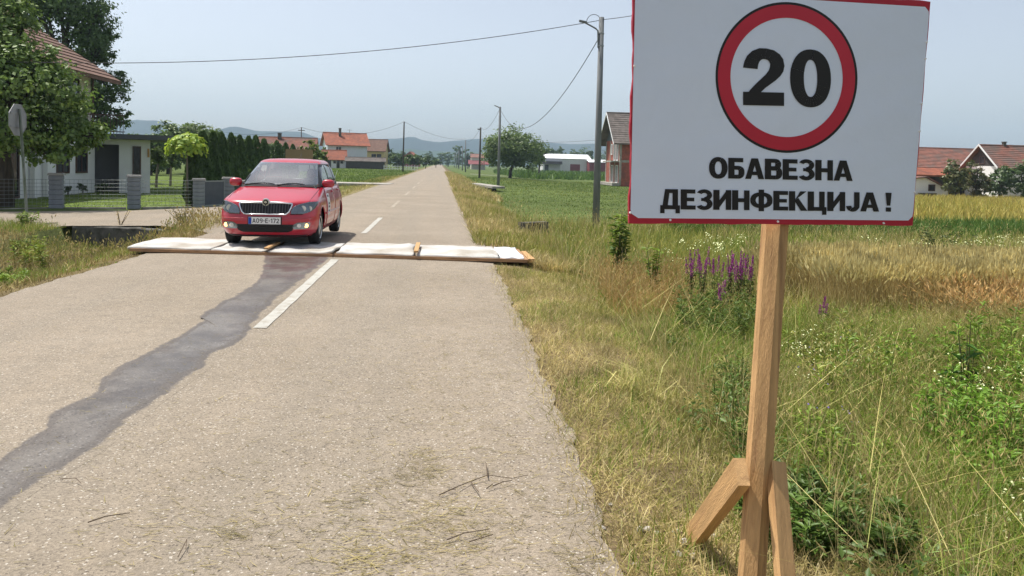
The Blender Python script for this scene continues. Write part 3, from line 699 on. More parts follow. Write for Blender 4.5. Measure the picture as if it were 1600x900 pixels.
def body_part(green):
    T = GT if green else LT; zs = []
    for a, b in zip(T[:-1, 0], T[1:, 0]):
        k = max(2, int((b-a)/.016)); zs += [a+(b-a)*i/k for i in range(k)]
    zs.append(T[-1, 0]); nf, ns, nrr = 18, 86, 12; vs = []; fs = []; mi = []; cols = None
    for z in zs:
        wd, y0, y1, lf, lr = plan(z, green); row = []
        for i in range(nf):
            s = (i/nf); x = wd*(1-(1-s)**1.6) if i else 0; x = min(x, wd); row.append((x, yfront(x, z, green)))
        for i in range(ns+1):
            y = y0+lf+(y1-lr-y0-lf)*i/ns; row.append((xside(y, z, green), y))
        for i in range(1, nrr+1):
            a = math.pi/2*i/nrr; row.append((wd*.985*math.cos(a)**.5, y1-lr+lr*math.sin(a)**.8))
        n = len(row); full = row+[(-x, y) for x, y in row[-2:0:-1]]
        vs += [(x, y, z) for x, y in full]; cols = len(full)
    V = vs
    for j in range(len(zs)-1):
        for i in range(cols):
            f = (j*cols+i, j*cols+(i+1) % cols, (j+1)*cols+(i+1) % cols, (j+1)*cols+i)
            c = [sum(V[k][d] for k in f)/4 for d in range(3)]; keep = True; m_ = 0
            ii = i if i < len(row) else cols-1-i
            side = nf <= ii < nf+ns; front = ii < nf
            if not green:
                for ay, az in AX:
                    if abs(c[0]) > .55 and (c[1]-ay)**2+(c[2]-az)**2 < .352**2: keep = False
            else:
                if side and any(inpoly((c[1], c[2]), w_) for w_ in SIDEW): keep = False
                if front and inpoly((c[0], c[2]), WSP): keep = False
                if ii >= nf+ns and abs(c[0]) < .5 and 1.06 < c[2] < 1.36: keep = False
                if (side or front) and 1.0 < c[2] < 1.395 and c[1] < 3.55: m_ = 1
                if c[2] < 1.008: m_ = 1
            if keep: fs.append(f); mi.append(m_)
    return vs, fs, mi
b = MB()
for gr in (False, True):
    vs, fs, mi = body_part(gr); k = len(b.v); b.v += vs; b.f += [tuple(x+k for x in f) for f in fs]; b.mi += mi
# shoulder/cowl ring closing lower body and glasshouse
for s in (-1, 1):
    ys_ = [1.07+(3.86-1.07)*i/40 for i in range(41)]
    vs = []; 
    for y in ys_: vs += [(s*xside(y, .988, False), y, .989), (s*max(.02, xside(y, .992, True)-.01), y, .9935)]
    b.add(vs, [(2*i, 2*i+1, 2*i+3, 2*i+2) if s > 0 else (2*i+1, 2*i, 2*i+2, 2*i+3) for i in range(40)])
vs = []
for i in range(41):
    x = -.70+1.4*i/40; vs += [(x, min(yfront(x, .985, False), 1.35)-.02, .986), (x, yfront(x, 1.0, True)+.02, 1.0)]
b.add(vs, [(2*i, 2*i+2, 2*i+3, 2*i+1) for i in range(40)], 1)
b.build('body', [M['carpaint'], M['black']], car, True)
def patch(name, rows, face, m, off=.004, nx=14, parent=None, green=False, skirt=.012, nz=12, smooth=True, side=1):
    """rows: [(z, a, b)] region between a and b at height z; a, b are x (front) or y (side)"""
    rows = sorted(rows); zs = [r_[0] for r_ in rows]; vs = []; fs = []; ring_ = []
    def sp_(a, z, o):
        if face == 'front': return (a, yfront(a, z, green)-o, z)
        return (side*(xside(a, z, green)+o), a, z)
    nn = nx+1
    for j in range(nz+1):
        z = zs[0]+(zs[-1]-zs[0])*j/nz; a = float(np.interp(z, zs, [r_[1] for r_ in rows])); c = float(np.interp(z, zs, [r_[2] for r_ in rows]))
        for i in range(nn): vs.append(sp_(a+(c-a)*i/nx, z, off))
    fl = (face == 'side' and side > 0)
    for j in range(nz):
        for i in range(nx):
            q = (j*nn+i, j*nn+i+1, (j+1)*nn+i+1, (j+1)*nn+i); fs.append(q)
    if face == 'side' and side < 0: fs = [tuple(reversed(q)) for q in fs]
    if skirt:
        rim = [i for i in range(nn)]+[j*nn+nx for j in range(1, nz+1)]+[nz*nn+i for i in range(nx-1, -1, -1)]+[j*nn for j in range(nz-1, 0, -1)]
        k = len(vs)
        for r_ in rim:
            v = vs[r_]; vs.append((v[0], v[1]+skirt, v[2]) if face == 'front' else (v[0]-side*skirt, v[1], v[2]))
        L_ = len(rim)
        for i in range(L_): fs.append((rim[i], k+i, k+(i+1) % L_, rim[(i+1) % L_]))
    return MB().add(vs, fs).build(name, m, parent or car, smooth)
ws_ = patch('windscreen', [(1.005, -.675, .675), (1.42, -.535, .535)], 'front', M['glass'], .006, 24, green=True)
for s in (-1, 1):
    for w_, lab in zip(SIDEW, ('window', 'window', 'quarter_window')):
        zz = sorted(set(round(p[1], 3) for p in w_)); rows = []
        for z in np.linspace(zz[0]+.001, zz[-1]-.001, 8):
            xs_ = []
            for i in range(len(w_)):
                (a1, b1), (a2, b2) = w_[i], w_[(i+1) % len(w_)]
                if (b1-z)*(b2-z) <= 0 and b1 != b2: xs_.append(a1+(a2-a1)*(z-b1)/(b2-b1))
            if len(xs_) >= 2: rows.append((float(z), min(xs_)-.012, max(xs_)+.012))
        patch(lab, rows, 'side', M['sideglass'], .003, 8, green=True, side=s, nz=8)
    # doors: proud panels with a dark gap round them
    for y0, y1, y0t in ((1.33, 2.37, 1.36), (2.40, 3.22, 2.40)):
        yy0 = y0
        patch('door_gap', [(.24, yy0-.012, min(y1, 2.95 if y0 > 2 else y1)+.012), (.60, yy0-.012, y1+.012), (.972, yy0-.012, y1+.012)], 'side', M['black'], .0015, 10, skirt=0, side=s)
        dr = patch('door', [(.25, yy0, min(y1, 2.94 if y0 > 2 else y1)), (.60, yy0, y1), (.965, yy0, y1)], 'side', M['carpaint'], .005, 10, side=s, skirt=.004)
        patch('door_handle', [(.865, y1-.22, y1-.05), (.90, y1-.22, y1-.05)], 'side', M['carpaint'], .028, 4, parent=dr, side=s, nz=4, skirt=.02)
    # sill trim, arch lips
    patch('side_moulding', [(.50, 1.20, 3.0), (.53, 1.20, 3.0)], 'side', M['carpaint'], .014, 10, side=s, nz=2)
    for ay, az in AX:
        pts = []
        for i in range(25):
            a = R(-8+196*i/24); y, z = ay+.352*math.cos(a), max(az+.352*math.sin(a), .2); pts.append((s*(xside(y, z, False)-.004), y, z))
        MB().tube(pts, .014, 6).build('arch_lip', M['carpaint'], car, True)
        # wheel
        wx = s*.70
        wt = bpy.data.objects.new('wheel', None); COL.objects.link(wt); wt.parent = car; wt.location = (wx, ay, .29); wt.empty_display_size = .1
        vs = []; fs = []; pr = [(-.09, .20), (-.095, .235), (-.085, .285), (-.05, .296), (.05, .296), (.085, .285), (.095, .235), (.09, .20)]; K = 32
        for i in range(K):
            a = 2*math.pi*i/K
            for x, r_ in pr: vs.append((x, r_*math.cos(a), r_*math.sin(a)))
        for i in range(K):
            for j in range(7): fs.append((i*8+j, i*8+j+1, ((i+1) % K)*8+j+1, ((i+1) % K)*8+j))
        MB().add(vs, fs).build('tyre', M['rubber'], wt, True)
        rb = MB(); o_ = s*.06
        rb.disc((o_-s*.05, 0, 0), (s, 0, 0), .20, .012, 28, 1)
        for i in range(28):
            a, c_ = 2*math.pi*i/28, 2*math.pi*(i+1)/28
            q = [(o_+s*.03, .205*math.cos(a), .205*math.sin(a)), (o_+s*.03, .205*math.cos(c_), .205*math.sin(c_)), (o_+s*.02, .178*math.cos(c_), .178*math.sin(c_)), (o_+s*.02, .178*math.cos(a), .178*math.sin(a))]
            rb.add(q, [(0, 1, 2, 3) if s > 0 else (3, 2, 1, 0)])
        for i in range(5):
            a = 2*math.pi*i/5+.3; u = Vector((0, math.cos(a), math.sin(a))); t_ = Vector((0, -math.sin(a), math.cos(a))); e = Vector((s, 0, 0))
            rb.hexa([e*.06+u*.03-t_*.045, e*.06+u*.03+t_*.045, e*.048+u*.19+t_*.035, e*.048+u*.19-t_*.035], [e*.085+u*.03-t_*.035, e*.085+u*.03+t_*.035, e*.07+u*.19+t_*.026, e*.07+u*.19-t_*.026])
        rb.disc((s*.055, 0, 0), (s, 0, 0), .05, .035, 16)
        rb.build('rim', [M['alloy'], M['black']], wt)
        MB().box(min(s*.32, s*.60), max(s*.32, s*.60), ay-.36, ay+.36, .14, .70).build('wheel_well', M['dark'], car)
    # mirror
    mp = []; K = 14
    mm = bpy.data.objects.new('wing_mirror', None); COL.objects.link(mm); mm.parent = car; mm.location = (s*.80, 1.40, 1.045)
    vs = []; fs = []
    for i in range(9):
        a = math.pi*i/8; ry = math.sin(a)
        for j in range(K):
            t_ = 2*math.pi*j/K; cx_, cz_ = math.cos(t_), math.sin(t_)
            cx_ = math.copysign(abs(cx_)**.7, cx_); cz_ = math.copysign(abs(cz_)**.7, cz_)
            vs.append((s*.03+.115*cx_*ry**.6*(1 if i else 1), -.07*math.cos(a), .005+.075*cz_*ry**.6))
    for i in range(8):
        for j in range(K): fs.append((i*K+j, i*K+(j+1) % K, (i+1)*K+(j+1) % K, (i+1)*K+j))
    MB().add(vs, fs).build('mirror_shell', M['carpaint'], mm, True)
    MB().hexa([(-s*.14, -.02, -.07), (-s*.03, -.03, -.07), (-s*.03, .03, -.07), (-s*.14, .04, -.07)], [(-s*.12, -.02, -.035), (-s*.02, -.03, -.035), (-s*.02, .03, -.035), (-s*.12, .04, -.035)]).build('mirror_arm', M['black'], mm)
    # headlight: swept almond, dark bowl, bulb, clear lens
    hr = lambda a, b_: (min(s*a, s*b_), max(s*a, s*b_))
    rows = [(.565, *hr(.42, .60)), (.60, *hr(.41, .715)), (.65, *hr(.425, .77)), (.70, *hr(.47, .79)), (.735, *hr(.56, .80)), (.765, *hr(.68, .795))]
    hl = patch('headlight', rows, 'front', M['lampbowl'], .004, 16, skirt=0, nz=14)
    patch('lens', rows, 'front', M['lens'], .012, 16, parent=hl, nz=14, skirt=.01)
    for hx, r_ in ((.60, .052), (.70, .04)):
        yv = yfront(hx, .655, False)
        MB().tube([(s*hx, yv-.007, .655), (s*hx, yv-.001, .655)], [r_, r_*.9], 20).build('bulb', M['bulbc'], hl)
    patch('lamp_rim', [(.557, *hr(.40, .60)), (.566, *hr(.40, .61))], 'front', M['black'], .014, 8, parent=hl, nz=2)
    # fog lamp
    fg = patch('fog_lamp', [(.31, *hr(.47, .64)), (.33, *hr(.45, .70)), (.39, *hr(.46, .715)), (.425, *hr(.53, .70))], 'front', M['lampbowl'], .004, 10, nz=8, skirt=0)
    for hx, r_, bm_, ox in ((.655, .036, M['bulb'], .004), (.545, .038, M['bulbc'], .0)):
        yv = yfront(hx, .37, False)
        MB().tube([(s*hx, yv-.016, .37), (s*hx, yv-.004, .37)], [r_*.8, r_], 18).build('bulb', bm_, fg)
# grille
gr = patch('grille', [(.565, -.33, .33), (.60, -.37, .37), (.68, -.405, .405), (.725, -.42, .42), (.74, -.40, .40)], 'front', M['black'], .004, 24, skirt=0, nz=8)
for i in range(17):
    x = -.37+.74*i/16; zl = .575+.10*max(0, (abs(x)-.32)/.08)*.4; y_ = yfront(x, .65, False)
    MB().hexa([(x-.006, yfront(x, zl, False)-.014, zl), (x+.006, yfront(x, zl, False)-.014, zl), (x+.006, yfront(x, zl, False)+.01, zl), (x-.006, yfront(x, zl, False)+.01, zl)],
              [(x-.006, yfront(x, .728, False)-.014, .728), (x+.006, yfront(x, .728, False)-.014, .728), (x+.006, yfront(x, .728, False)+.01, .728), (x-.006, yfront(x, .728, False)+.01, .728)]).build('slat', M['dash'], gr)
out = [(-.335, .556), (.335, .556), (.385, .60), (.43, .715), (.425, .738), (.12, .752), (0, .76), (-.12, .752), (-.425, .738), (-.43, .715), (-.385, .60), (-.335, .556)]
pts = []
for (a, z), (a2, z2) in zip(out[:-1], out[1:]):
    for i in range(5): t_ = i/5; x = a+(a2-a)*t_; zz = z+(z2-z)*t_; pts.append((x, yfront(x, zz, False)-.008, zz))
pts.append(pts[0])
MB().tube(pts, .013, 6).build('surround', M['chrome'], gr, True)
patch('surround', [(.738, -.41, .41), (.762, -.28, .28), (.772, -.1, .1)], 'front', M['chrome'], .012, 20, parent=gr, nz=4)
bz = .755; by = yfront(0, bz, False)
bd = MB().tube([(0, by-.012, bz), (0, by-.034, bz)], [.066, .058], 28).build('badge', M['chrome'], gr, False)
MB().tube([(0, by-.033, bz), (0, by-.0365, bz)], [.044, .044], 28).build('badge_disc', M['black'], gr)
MB().prism([(-.026, by-.037, bz-.006), (.006, by-.037, bz-.02), (.027, by-.037, bz+.004), (.012, by-.037, bz+.008), (.016, by-.037, bz+.024), (-.012, by-.037, bz+.02), (-.03, by-.037, bz+.008)], (0, -.003, 0)).build('badge_emblem', M['chrome'], gr)
# bumper opening, plate
iv = patch('lower_intake', [(.255, -.36, .36), (.285, -.44, .44), (.36, -.47, .47), (.39, -.46, .46)], 'front', M['black'], .004, 22, skirt=0, nz=8)
for z in (.285, .315, .345): patch('intake_bar', [(z, -.43, .43), (z+.008, -.43, .43)], 'front', M['rubber'], .010, 20, parent=iv, nz=1, skirt=.006)
patch('bumper_lip', [(.175, -.62, .62), (.205, -.66, .66)], 'front', M['black'], .012, 24, nz=2)
patch('bumper_crease', [(.475, -.72, .72), (.495, -.74, .74)], 'front', M['carpaint'], .012, 30, nz=2)
pl = MB().box(-.26, .26, -.030, -.004, .395, .51).build('number_plate', M['plate'], car)
MB().box(-.2585, -.21, -.0312, -.0302, .397, .508).build('plate_band', M['plateblue'], pl)
mb = MB(); lettering(mb, 'Ao9-E-17z', lambda t, h, d: (-.195+.435*t, -.0312-d, .415+.075*h), .12); mb.build('plate_lettering', M['ink'], pl)
MB().box(-.275, .275, -.014, .03, .385, .52).build('plate_holder', M['black'], car)
# hood seams, wipers, aerial
for s in (-1, 1):
    pts = [(s*x, yfront(s*x, z, False)-.0005, z+.001) for x, z in ((.68, .77), (.69, .82), (.70, .88), (.705, .94), (.70, .975))]
    MB().tube(pts, .0045, 4).build('bonnet_seam', M['black'], car)
for x0, x1 in ((-.60, -.06), (-.02, .46)):
    pts = [(x0+(x1-x0)*t, yfront(x0+(x1-x0)*t, 1.012+.03*t*(1-t)*3, True)-.022, 1.012+.055*math.sin(math.pi*t*.8)*.6) for t in np.linspace(0, 1, 9)]
    MB().tube(pts, [.014, .013, .012, .012, .011, .011, .011, .010, .006], 6).build('wiper', M['black'], car)
MB().tube([(0, 3.2, 1.47), (0, 3.33, 1.62)], [.006, .003], 6).build('aerial', M['black'], car)
lab = patch('side_sticker', [(.46, 1.42, 1.72), (.86, 1.42, 1.72)], 'side', M['plate'], .008, 4, side=1, nz=8, skirt=.004)
for z in (.80, .66, .60, .52): patch('sticker_mark', [(z, 1.49, 1.64), (z+.035, 1.50, 1.64)], 'side', M['dash'], .0095, 3, parent=lab, side=1, nz=2, skirt=0)
# underside and cabin
MB().box(-.66, .66, .35, 3.75, .17, .24).build('underbody', M['dark'], car)
MB().hexa([(-.66, .98, .80), (.66, .98, .80), (.66, 1.55, .86), (-.66, 1.55, .86)], [(-.66, 1.12, .985), (.66, 1.12, .985), (.66, 1.62, .955), (-.66, 1.62, .955)]).build('dashboard', M['dash'], car)
MB().box(-.70, .70, 1.5, 3.6, .24, .30).build('cabin_floor', M['dark'], car)
for x in (-.36, .36):
    st = MB().hexa([(x-.23, 1.95, .40), (x+.23, 1.95, .40), (x+.23, 2.45, .36), (x-.23, 2.45, .36)], [(x-.22, 1.93, .52), (x+.22, 1.93, .52), (x+.22, 2.42, .50), (x-.22, 2.42, .50)]).build('seat', M['seat'], car)
    MB().hexa([(x-.22, 2.36, .50), (x+.22, 2.36, .50), (x+.22, 2.48, .50), (x-.22, 2.48, .50)], [(x-.17, 2.54, 1.12), (x+.17, 2.54, 1.12), (x+.17, 2.62, 1.12), (x-.17, 2.62, 1.12)]).build('backrest', M['seat'], st)
    MB().hexa([(x-.12, 2.54, 1.14), (x+.12, 2.54, 1.14), (x+.12, 2.62, 1.14), (x-.12, 2.62, 1.14)], [(x-.10, 2.56, 1.29), (x+.10, 2.56, 1.29), (x+.10, 2.62, 1.29), (x-.10, 2.62, 1.29)]).build('headrest', M['seat'], st)
pts = [(.36+.18*math.cos(a), 1.72+.06*math.sin(a), .93+.17*math.sin(a)) for a in np.linspace(0, 2*math.pi, 25)]
MB().tube(pts, .014, 6).build('steering_wheel', M['black'], car)
# driver
drv = thing('person', 'driver in dark shirt at the wheel of the red car', 'person', (CX+.36, CY+2.3, CZ+.5))
me = bpy.data.meshes.new('body')
J = [(0,0,0),(0,.06,.22),(0,.10,.42),(0,.10,.53),(0,.07,.64),(0,.06,.74),(-.19,.08,.42),(-.24,-.14,.26),(-.15,-.48,.36),(.19,.08,.42),(.24,-.14,.26),(.15,-.48,.36),(-.1,-.05,-.02),(-.12,-.45,.06),(.1,-.05,-.02),(.12,-.45,.06)]
Ed = [(0,1),(1,2),(2,3),(3,4),(4,5),(2,6),(6,7),(7,8),(2,9),(9,10),(10,11),(0,12),(12,13),(0,14),(14,15)]
Rd = [.15,.15,.13,.055,.095,.075,.07,.048,.035,.07,.048,.035,.09,.07,.09,.07]
me.from_pydata(J, Ed, []); bo = link('body', me, M['shirt'], drv)
sk = bo.modifiers.new('s', 'SKIN'); 
for i, v_ in enumerate(me.skin_vertices[0].data): v_.radius = (Rd[i], Rd[i]*.85); v_.use_root = (i == 0)
ss = bo.modifiers.new('u', 'SUBSURF'); ss.levels = ss.render_levels = 2
def blob(name, c, r, m, parent, k=14):
    vs = []; fs = []
    for i in range(k+1):
        a = math.pi*i/k
        for j in range(k*2): t_ = math.pi*j/k; vs.append((c[0]+r[0]*math.sin(a)*math.cos(t_), c[1]+r[1]*math.sin(a)*math.sin(t_), c[2]+r[2]*math.cos(a)))
    for i in range(k):
        for j in range(2*k): fs.append((i*2*k+j, i*2*k+(j+1) % (2*k), (i+1)*2*k+(j+1) % (2*k), (i+1)*2*k+j))
    return MB().add(vs, fs).build(name, m, parent, True)
hd = blob('head', (0, .055, .68), (.077, .095, .118), M['skin'], drv); blob('hair', (0, .075, .715), (.083, .092, .095), M['hair'], drv)
blob('nose', (0, -.045, .67), (.013, .018, .02), M['skin'], hd, 6)
for s in (-1, 1):
    blob('eye', (s*.03, -.032, .692), (.012, .008, .008), M['ink'], hd, 6); blob('ear', (s*.077, .06, .68), (.012, .02, .03), M['skin'], hd, 6)
    hn = blob('hand', (s*.155, -.53, .38), (.03, .045, .04), M['skin'], drv, 8)
    for i in range(4): MB().tube([(s*.145, -.555+.004*i, .355+.018*i), (s*.165, -.585, .358+.018*i), (s*.185, -.565, .36+.018*i)], [.009, .0085, .007], 6).build('finger', M['skin'], hn, True)
    MB().tube([(s*.15, -.51, .41), (s*.14, -.55, .43), (s*.15, -.58, .435)], [.011, .01, .008], 6).build('thumb', M['skin'], hn, True)
MB().box(-.03, .03, -.036, -.028, .628, .634).build('mouth', M['maroon'], hd)
# ------------------------------------------------------------------ buildings
def roof_slab(mb, e0, e1, r0, r1, t=.14, n=0, step=.045):
    e0, e1, r0, r1 = [Vector(p) for p in (e0, e1, r0, r1)]; dn = Vector((0, 0, t))
    nrm_ = (e1-e0).cross(r0-e0).normalized()
    if nrm_.z < 0: nrm_ = -nrm_
    mb.hexa([e0-dn, e1-dn, r1-dn, r0-dn], [e0, e1, r1, r0])
    for i in range(n):
        a, b = i/n, (i+1)/n; p, q = e0.lerp(r0, a), e1.lerp(r1, a); u, v = e0.lerp(r0, b), e1.lerp(r1, b)
        o = nrm_*step; o2 = nrm_*.006
        mb.add([p+o2, q+o2, q+o, p+o, u+o2, v+o2], [(0, 1, 2, 3), (3, 2, 5, 4), (0, 3, 4), (1, 5, 2)])
def window(par, face, u, z, w_, h_, wx, wy, fm='frame_dark', pane='pane', name='window', mull=1, fr=.07):
    def pt(a, zz, d):
        if face == 'f': return (a, -d, zz)
        if face == 'b': return (-a, wy+d, zz)
        if face == 'r': return (wx/2+d, a, zz)
        return (-wx/2-d, -a, zz)
    def bx(mb, a0, a1, z0, z1, d0, d1):
        mb.hexa([pt(a0,z0,d0), pt(a1,z0,d0), pt(a1,z0,d1), pt(a0,z0,d1)], [pt(a0,z1,d0), pt(a1,z1,d0), pt(a1,z1,d1), pt(a0,z1,d1)])
    m = MB(); a0, a1 = u-w_/2, u+w_/2
    bx(m, a0-fr, a0, z-fr, z+h_+fr, -.05, .05); bx(m, a1, a1+fr, z-fr, z+h_+fr, -.05, .05)
    bx(m, a0, a1, z+h_, z+h_+fr, -.05, .048); bx(m, a0, a1, z-fr, z, -.05, .048)
    for i in range(1, mull+1):
        c = a0+(a1-a0)*i/(mull+1); bx(m, c-.03, c+.03, z, z+h_, -.04, .04)
    f = m.build(name, M[fm], par); m = MB(); bx(m, a0, a1, z, z+h_, -.05, .012); m.build('pane', M[pane], f)
    return f
def house(name, label, cat, loc, wx, wy, he, hr, ridge='x', over=.6, wall='white_wall', roof='roof_red', rot_=0., courses=0, group=None, gable=None, rover=None):
    t = thing(name, label, cat, loc, rot_, group); x0, x1 = -wx/2, wx/2; rover = over if rover is None else rover
    b = MB(); b.box(x0, x1, 0, wy, -.8, he); b.build('wall', M[wall], t)
    gb = MB()
    if ridge == 'x': gb.prism([(x0, 0, he), (x0, wy, he), (x0, wy/2, hr)], (wx, 0, 0))
    else: gb.prism([(x0, 0, he), (0, 0, hr), (x1, 0, he)], (0, wy, 0))
    gb.build('gable', M[gable or wall], t)
    rb = MB()
    if ridge == 'x':
        s = (hr-he)/(wy/2); ez = he-over*s+.10; rz = hr+.10; a, c = x0-rover, x1+rover
        roof_slab(rb, (a, -over, ez), (c, -over, ez), (a, wy/2, rz), (c, wy/2, rz), n=courses); roof_slab(rb, (c, wy+over, ez), (a, wy+over, ez), (c, wy/2+.001, rz), (a, wy/2+.001, rz), n=courses)
        rb.tube([(a, wy/2, rz+.03), (c, wy/2, rz+.03)], .11, 6)
    else:
        s = (hr-he)/(wx/2); ez = he-over*s+.10; rz = hr+.10; a, c = -rover, wy+rover
        roof_slab(rb, (x1+over, a, ez), (x1+over, c, ez), (0, a, rz), (0, c, rz), n=courses); roof_slab(rb, (x0-over, c, ez), (x0-over, a, ez), (-.001, c, rz), (-.001, a, rz), n=courses)
        rb.tube([(0, a, rz+.03), (0, c, rz+.03)], .11, 6)
    t['_w'] = 0; del t['_w']
    return t, rb.build('roof', M[roof], t)
def chimney(rf, x, y, z0, z1, w_=.45, m='concrete_old'): MB().box(x-w_/2, x+w_/2, y-w_/2, y+w_/2, z0, z1).box(x-w_/2-.06, x+w_/2+.06, y-w_/2-.06, y+w_/2+.06, z1+.001, z1+.1).build('chimney', M[m], rf)

# left house: long side faces the main road
HX, HY = D(141.5, 250, 37).x-5, 27.0
h1, r1 = house('white_house', 'two storey white house with brown tiled roof behind the big leafy tree', 'house', (HX, HY, -.25), 10, 10, 5.75, 8.9, 'y', .95, 'beige_wall', 'roof_brown', courses=17, rover=1.0)
MB().box(5.0, 5.03, 0, 10, -.2, 3.0).build('ground_floor_render', M['white_wall'], h1)
for u, z, ww, hh in ((9.0, 1.05, .95, 1.3), (7.3, 1.05, .95, 1.3), (3.0, .15, 1.6, 2.2), (8.2, 3.9, 1.0, 1.2), (3.5, 3.9, 1.0, 1.2)):
    window(h1, 'r', u, z, ww, hh, 10.06, 10)
for z in (.25, .75, 1.25): pass
for y in (.9, 4.6, 5.6): MB().box(5.05, 5.25, y, y+.2, -.2, 2.9).build('porch_post', M['white_wall'], h1)
MB().tube([(5.12, 9.95, -.1), (5.12, 9.95, 5.4)], .05, 8).build('downpipe', M['frame_dark'], h1)
# annex with porch, flat roof and roof terrace rail
an = thing('house_annex', 'low white annex with open porch and thin dark flat roof', 'annex', (D(184, 300, 37.2).x, 37.2, -.25), R(21))
b = MB(); b.box(-1.18, -1.0, .251, 6, -.3, 2.548).box(-1.18, -.95, 0, .25, -.3, 2.55).box(.05, 1.36, 0, .25, -.3, 2.55).box(-.949, .049, 0, .249, 2.3, 2.55).box(1.11, 1.36, .251, 6, -.3, 2.55).box(-1.18, 1.109, 3.2, 3.4, -.3, 2.549).box(.05, .25, .251, 3.199, -.3, 2.55)
b.build('wall', M['white_wall'], an)
MB().box(-1.0, .05, 1.2, 1.3, -.3, 2.3).build('porch_back', M['grey_wall'], an)
MB().box(-1.35, 2.35, -.75, 6.3, 2.56, 2.78).build('flat_roof', M['slabroof'], an)
window(an, 'f', .79, .75, .26, 1.45, 2.72, 6, mull=0, fr=.05)
MB().box(-.9, 2.2, -1.6, 0, -.1, .02).build('porch_step', M['concrete'], an)
rl = MB()
for i in range(12): x = -1.2+i*.13; rl.box(x-.012, x+.012, -.6, -.576, 2.78, 3.6)
rl.box(-1.25, .30, -.61, -.565, 3.6, 3.65).box(-1.25, .30, -.605, -.57, 2.86, 2.9); rl.build('terrace_rail', M['frame_dark'], an)
MB().box(1.24, 1.33, -.06, -.001, 1.75, 2.15).build('wall_lamp', M['wood'], an)

# brick house under construction on the right
bx_ = D(963, 285, 97).x
M['brick'] = mat('red_hollow_brick', (.33, .10, .065), .9, .3, 3, .4, 20, c2=(.22, .085, .065), c2s=1.2)
h2, r2 = house('brick_house', 'unfinished red brick house with grey tiled roof beside the tall pole', 'house', (bx_+5.4, 97, -.55), 10, 8.4, 5.7, 9.25, 'x', .75, 'brick', 'roof_grey', courses=14, gable='woodgable', rover=1.05)
fb = MB(); 
for y in (0.0, 2.75, 5.5, 8.15): fb.box(-5.05, -4.8, y-.04, y+.29, -.2, 5.6)
fb.box(-5.04, 5.0, -.035, .2, 2.75, 3.05).box(4.7, 5.03, -.03, .25, -.2, 5.6)
fb.build('concrete_frame', M['concrete'], h2)
MB().box(-6.1, -5.06, .2, 5.6, 2.78, 2.98).build('balcony_slab', M['concrete'], h2)
MB().box(-6.0, -5.06, -.2, 8.6, -.25, .1).build('plinth', M['concrete'], h2)
for u, z, ww, hh in ((-1.5, .15, .9, 2.15), (-4.2, .15, .9, 2.15), (-1.4, 3.1, .8, 2.1), (-3.0, 3.1, .8, 2.1), (-4.7, 3.9, .5, 1.2)):
    window(h2, 'l', u, z, ww, hh, 10.1, 8.4, 'frame_white', mull=1, fr=.12)
window(h2, 'f', 1.5, .9, 1.2, 1.3, 10.1, 8.4, 'frame_white')
bw = MB()
for s in (-1, 1):
    y0, z0, y1, z1 = 4.2, 9.42, 4.2+s*4.97, 5.12
    bw.hexa([(-6.09, y0, z0-.22), (-6.09, y1, z1-.22), (-6.02, y1, z1-.22), (-6.02, y0, z0-.22)], [(-6.09, y0, z0), (-6.09, y1, z1), (-6.02, y1, z1), (-6.02, y0, z0)])
bw.build('bargeboard', M['frame_white'], h2)

# white hall beyond the walnut tree
p = D(848, 262, 255); q = D(922, 264, 255); hw = q.x-p.x
h3, r3 = house('farm_hall', 'long white metal hall with a maroon gate beyond the green field', 'hall', ((p.x+q.x)/2, 255, -.5), hw, 12, 4.6, 6.0, 'x', .3, 'hall_wall', 'hall_roof', courses=0)
window(h3, 'f', hw*.18, .1, 3.2, 2.6, hw, 12, 'maroon', 'maroon', 'gate', 2)
window(h3, 'f', -hw*.42, .1, 1.2, 2.2, hw, 12, 'hall_dark', 'pane', 'door', 0)
MB().box(-hw*.52, -hw*.12, -3.0, -.01, 2.6, 3.6).build('canopy', M['hall_dark'], h3)
b = MB()
for x in (-hw*.5, -hw*.14): b.box(x-.15, x+.15, -2.9, -2.6, -.4, 2.599)
b.build('canopy_post', M['hall_wall'], h3)
MB().box(hw*.5+.002, hw*.5+.12, -.05, 12, -.4, 4.5).build('corner_trim', M['hall_dark'], h3)
h3b, _ = house('shed', 'low brown shed with white roof right of the long hall', 'shed', (D(935, 262, 250).x, 250, -.5), 6, 7, 3.6, 4.3, 'x', .3, 'maroon', 'hall_roof')

# farm on the right
xg = D(1533, 225, 78).x
h4, r4 = house('farmhouse', 'farmhouse with pale gable boards and brown roof behind bushes at right', 'house', (xg+7.4, 75.6, -.95), 14, 5.2, 3.6, 5.75, 'x', .35, 'white_wall', 'roof_old', courses=12, gable='wood_old', rover=.5)
b = MB()
for s in (-1, 1):
    y0, z0, y1, z1 = 2.6, 5.98, 2.6+s*3.0, 3.48
    b.hexa([(-7.56, y0, z0-.2), (-7.56, y1, z1-.2), (-7.5, y1, z1-.2), (-7.5, y0, z0-.2)], [(-7.56, y0, z0), (-7.56, y1, z1), (-7.5, y1, z1), (-7.5, y0, z0)])
b.build('bargeboard', M['frame_white'], h4); chimney(r4, -4.6, 2.6, 5.4, 6.2, .3)
window(h4, 'l', -2.6, 3.9, .7, .7, 14, 5.2, 'frame_dark', mull=0)
xb = D(1400, 235, 85).x
h5, r5 = house('barn', 'long barn with old red tiled roof left of the farmhouse gable', 'barn', (xb+5, 82, -.95), 13, 8, 3.5, 5.55, 'x', .5, 'wood_old', 'roof_old', courses=14)
lt_ = MB(); roof_slab(lt_, (-7, -3.2, 2.5), (2.4, -3.2, 2.5), (-7, -.52, 3.3), (2.4, -.52, 3.3), n=7); lt_.build('lean_to_roof', M['roof_red'], h5)
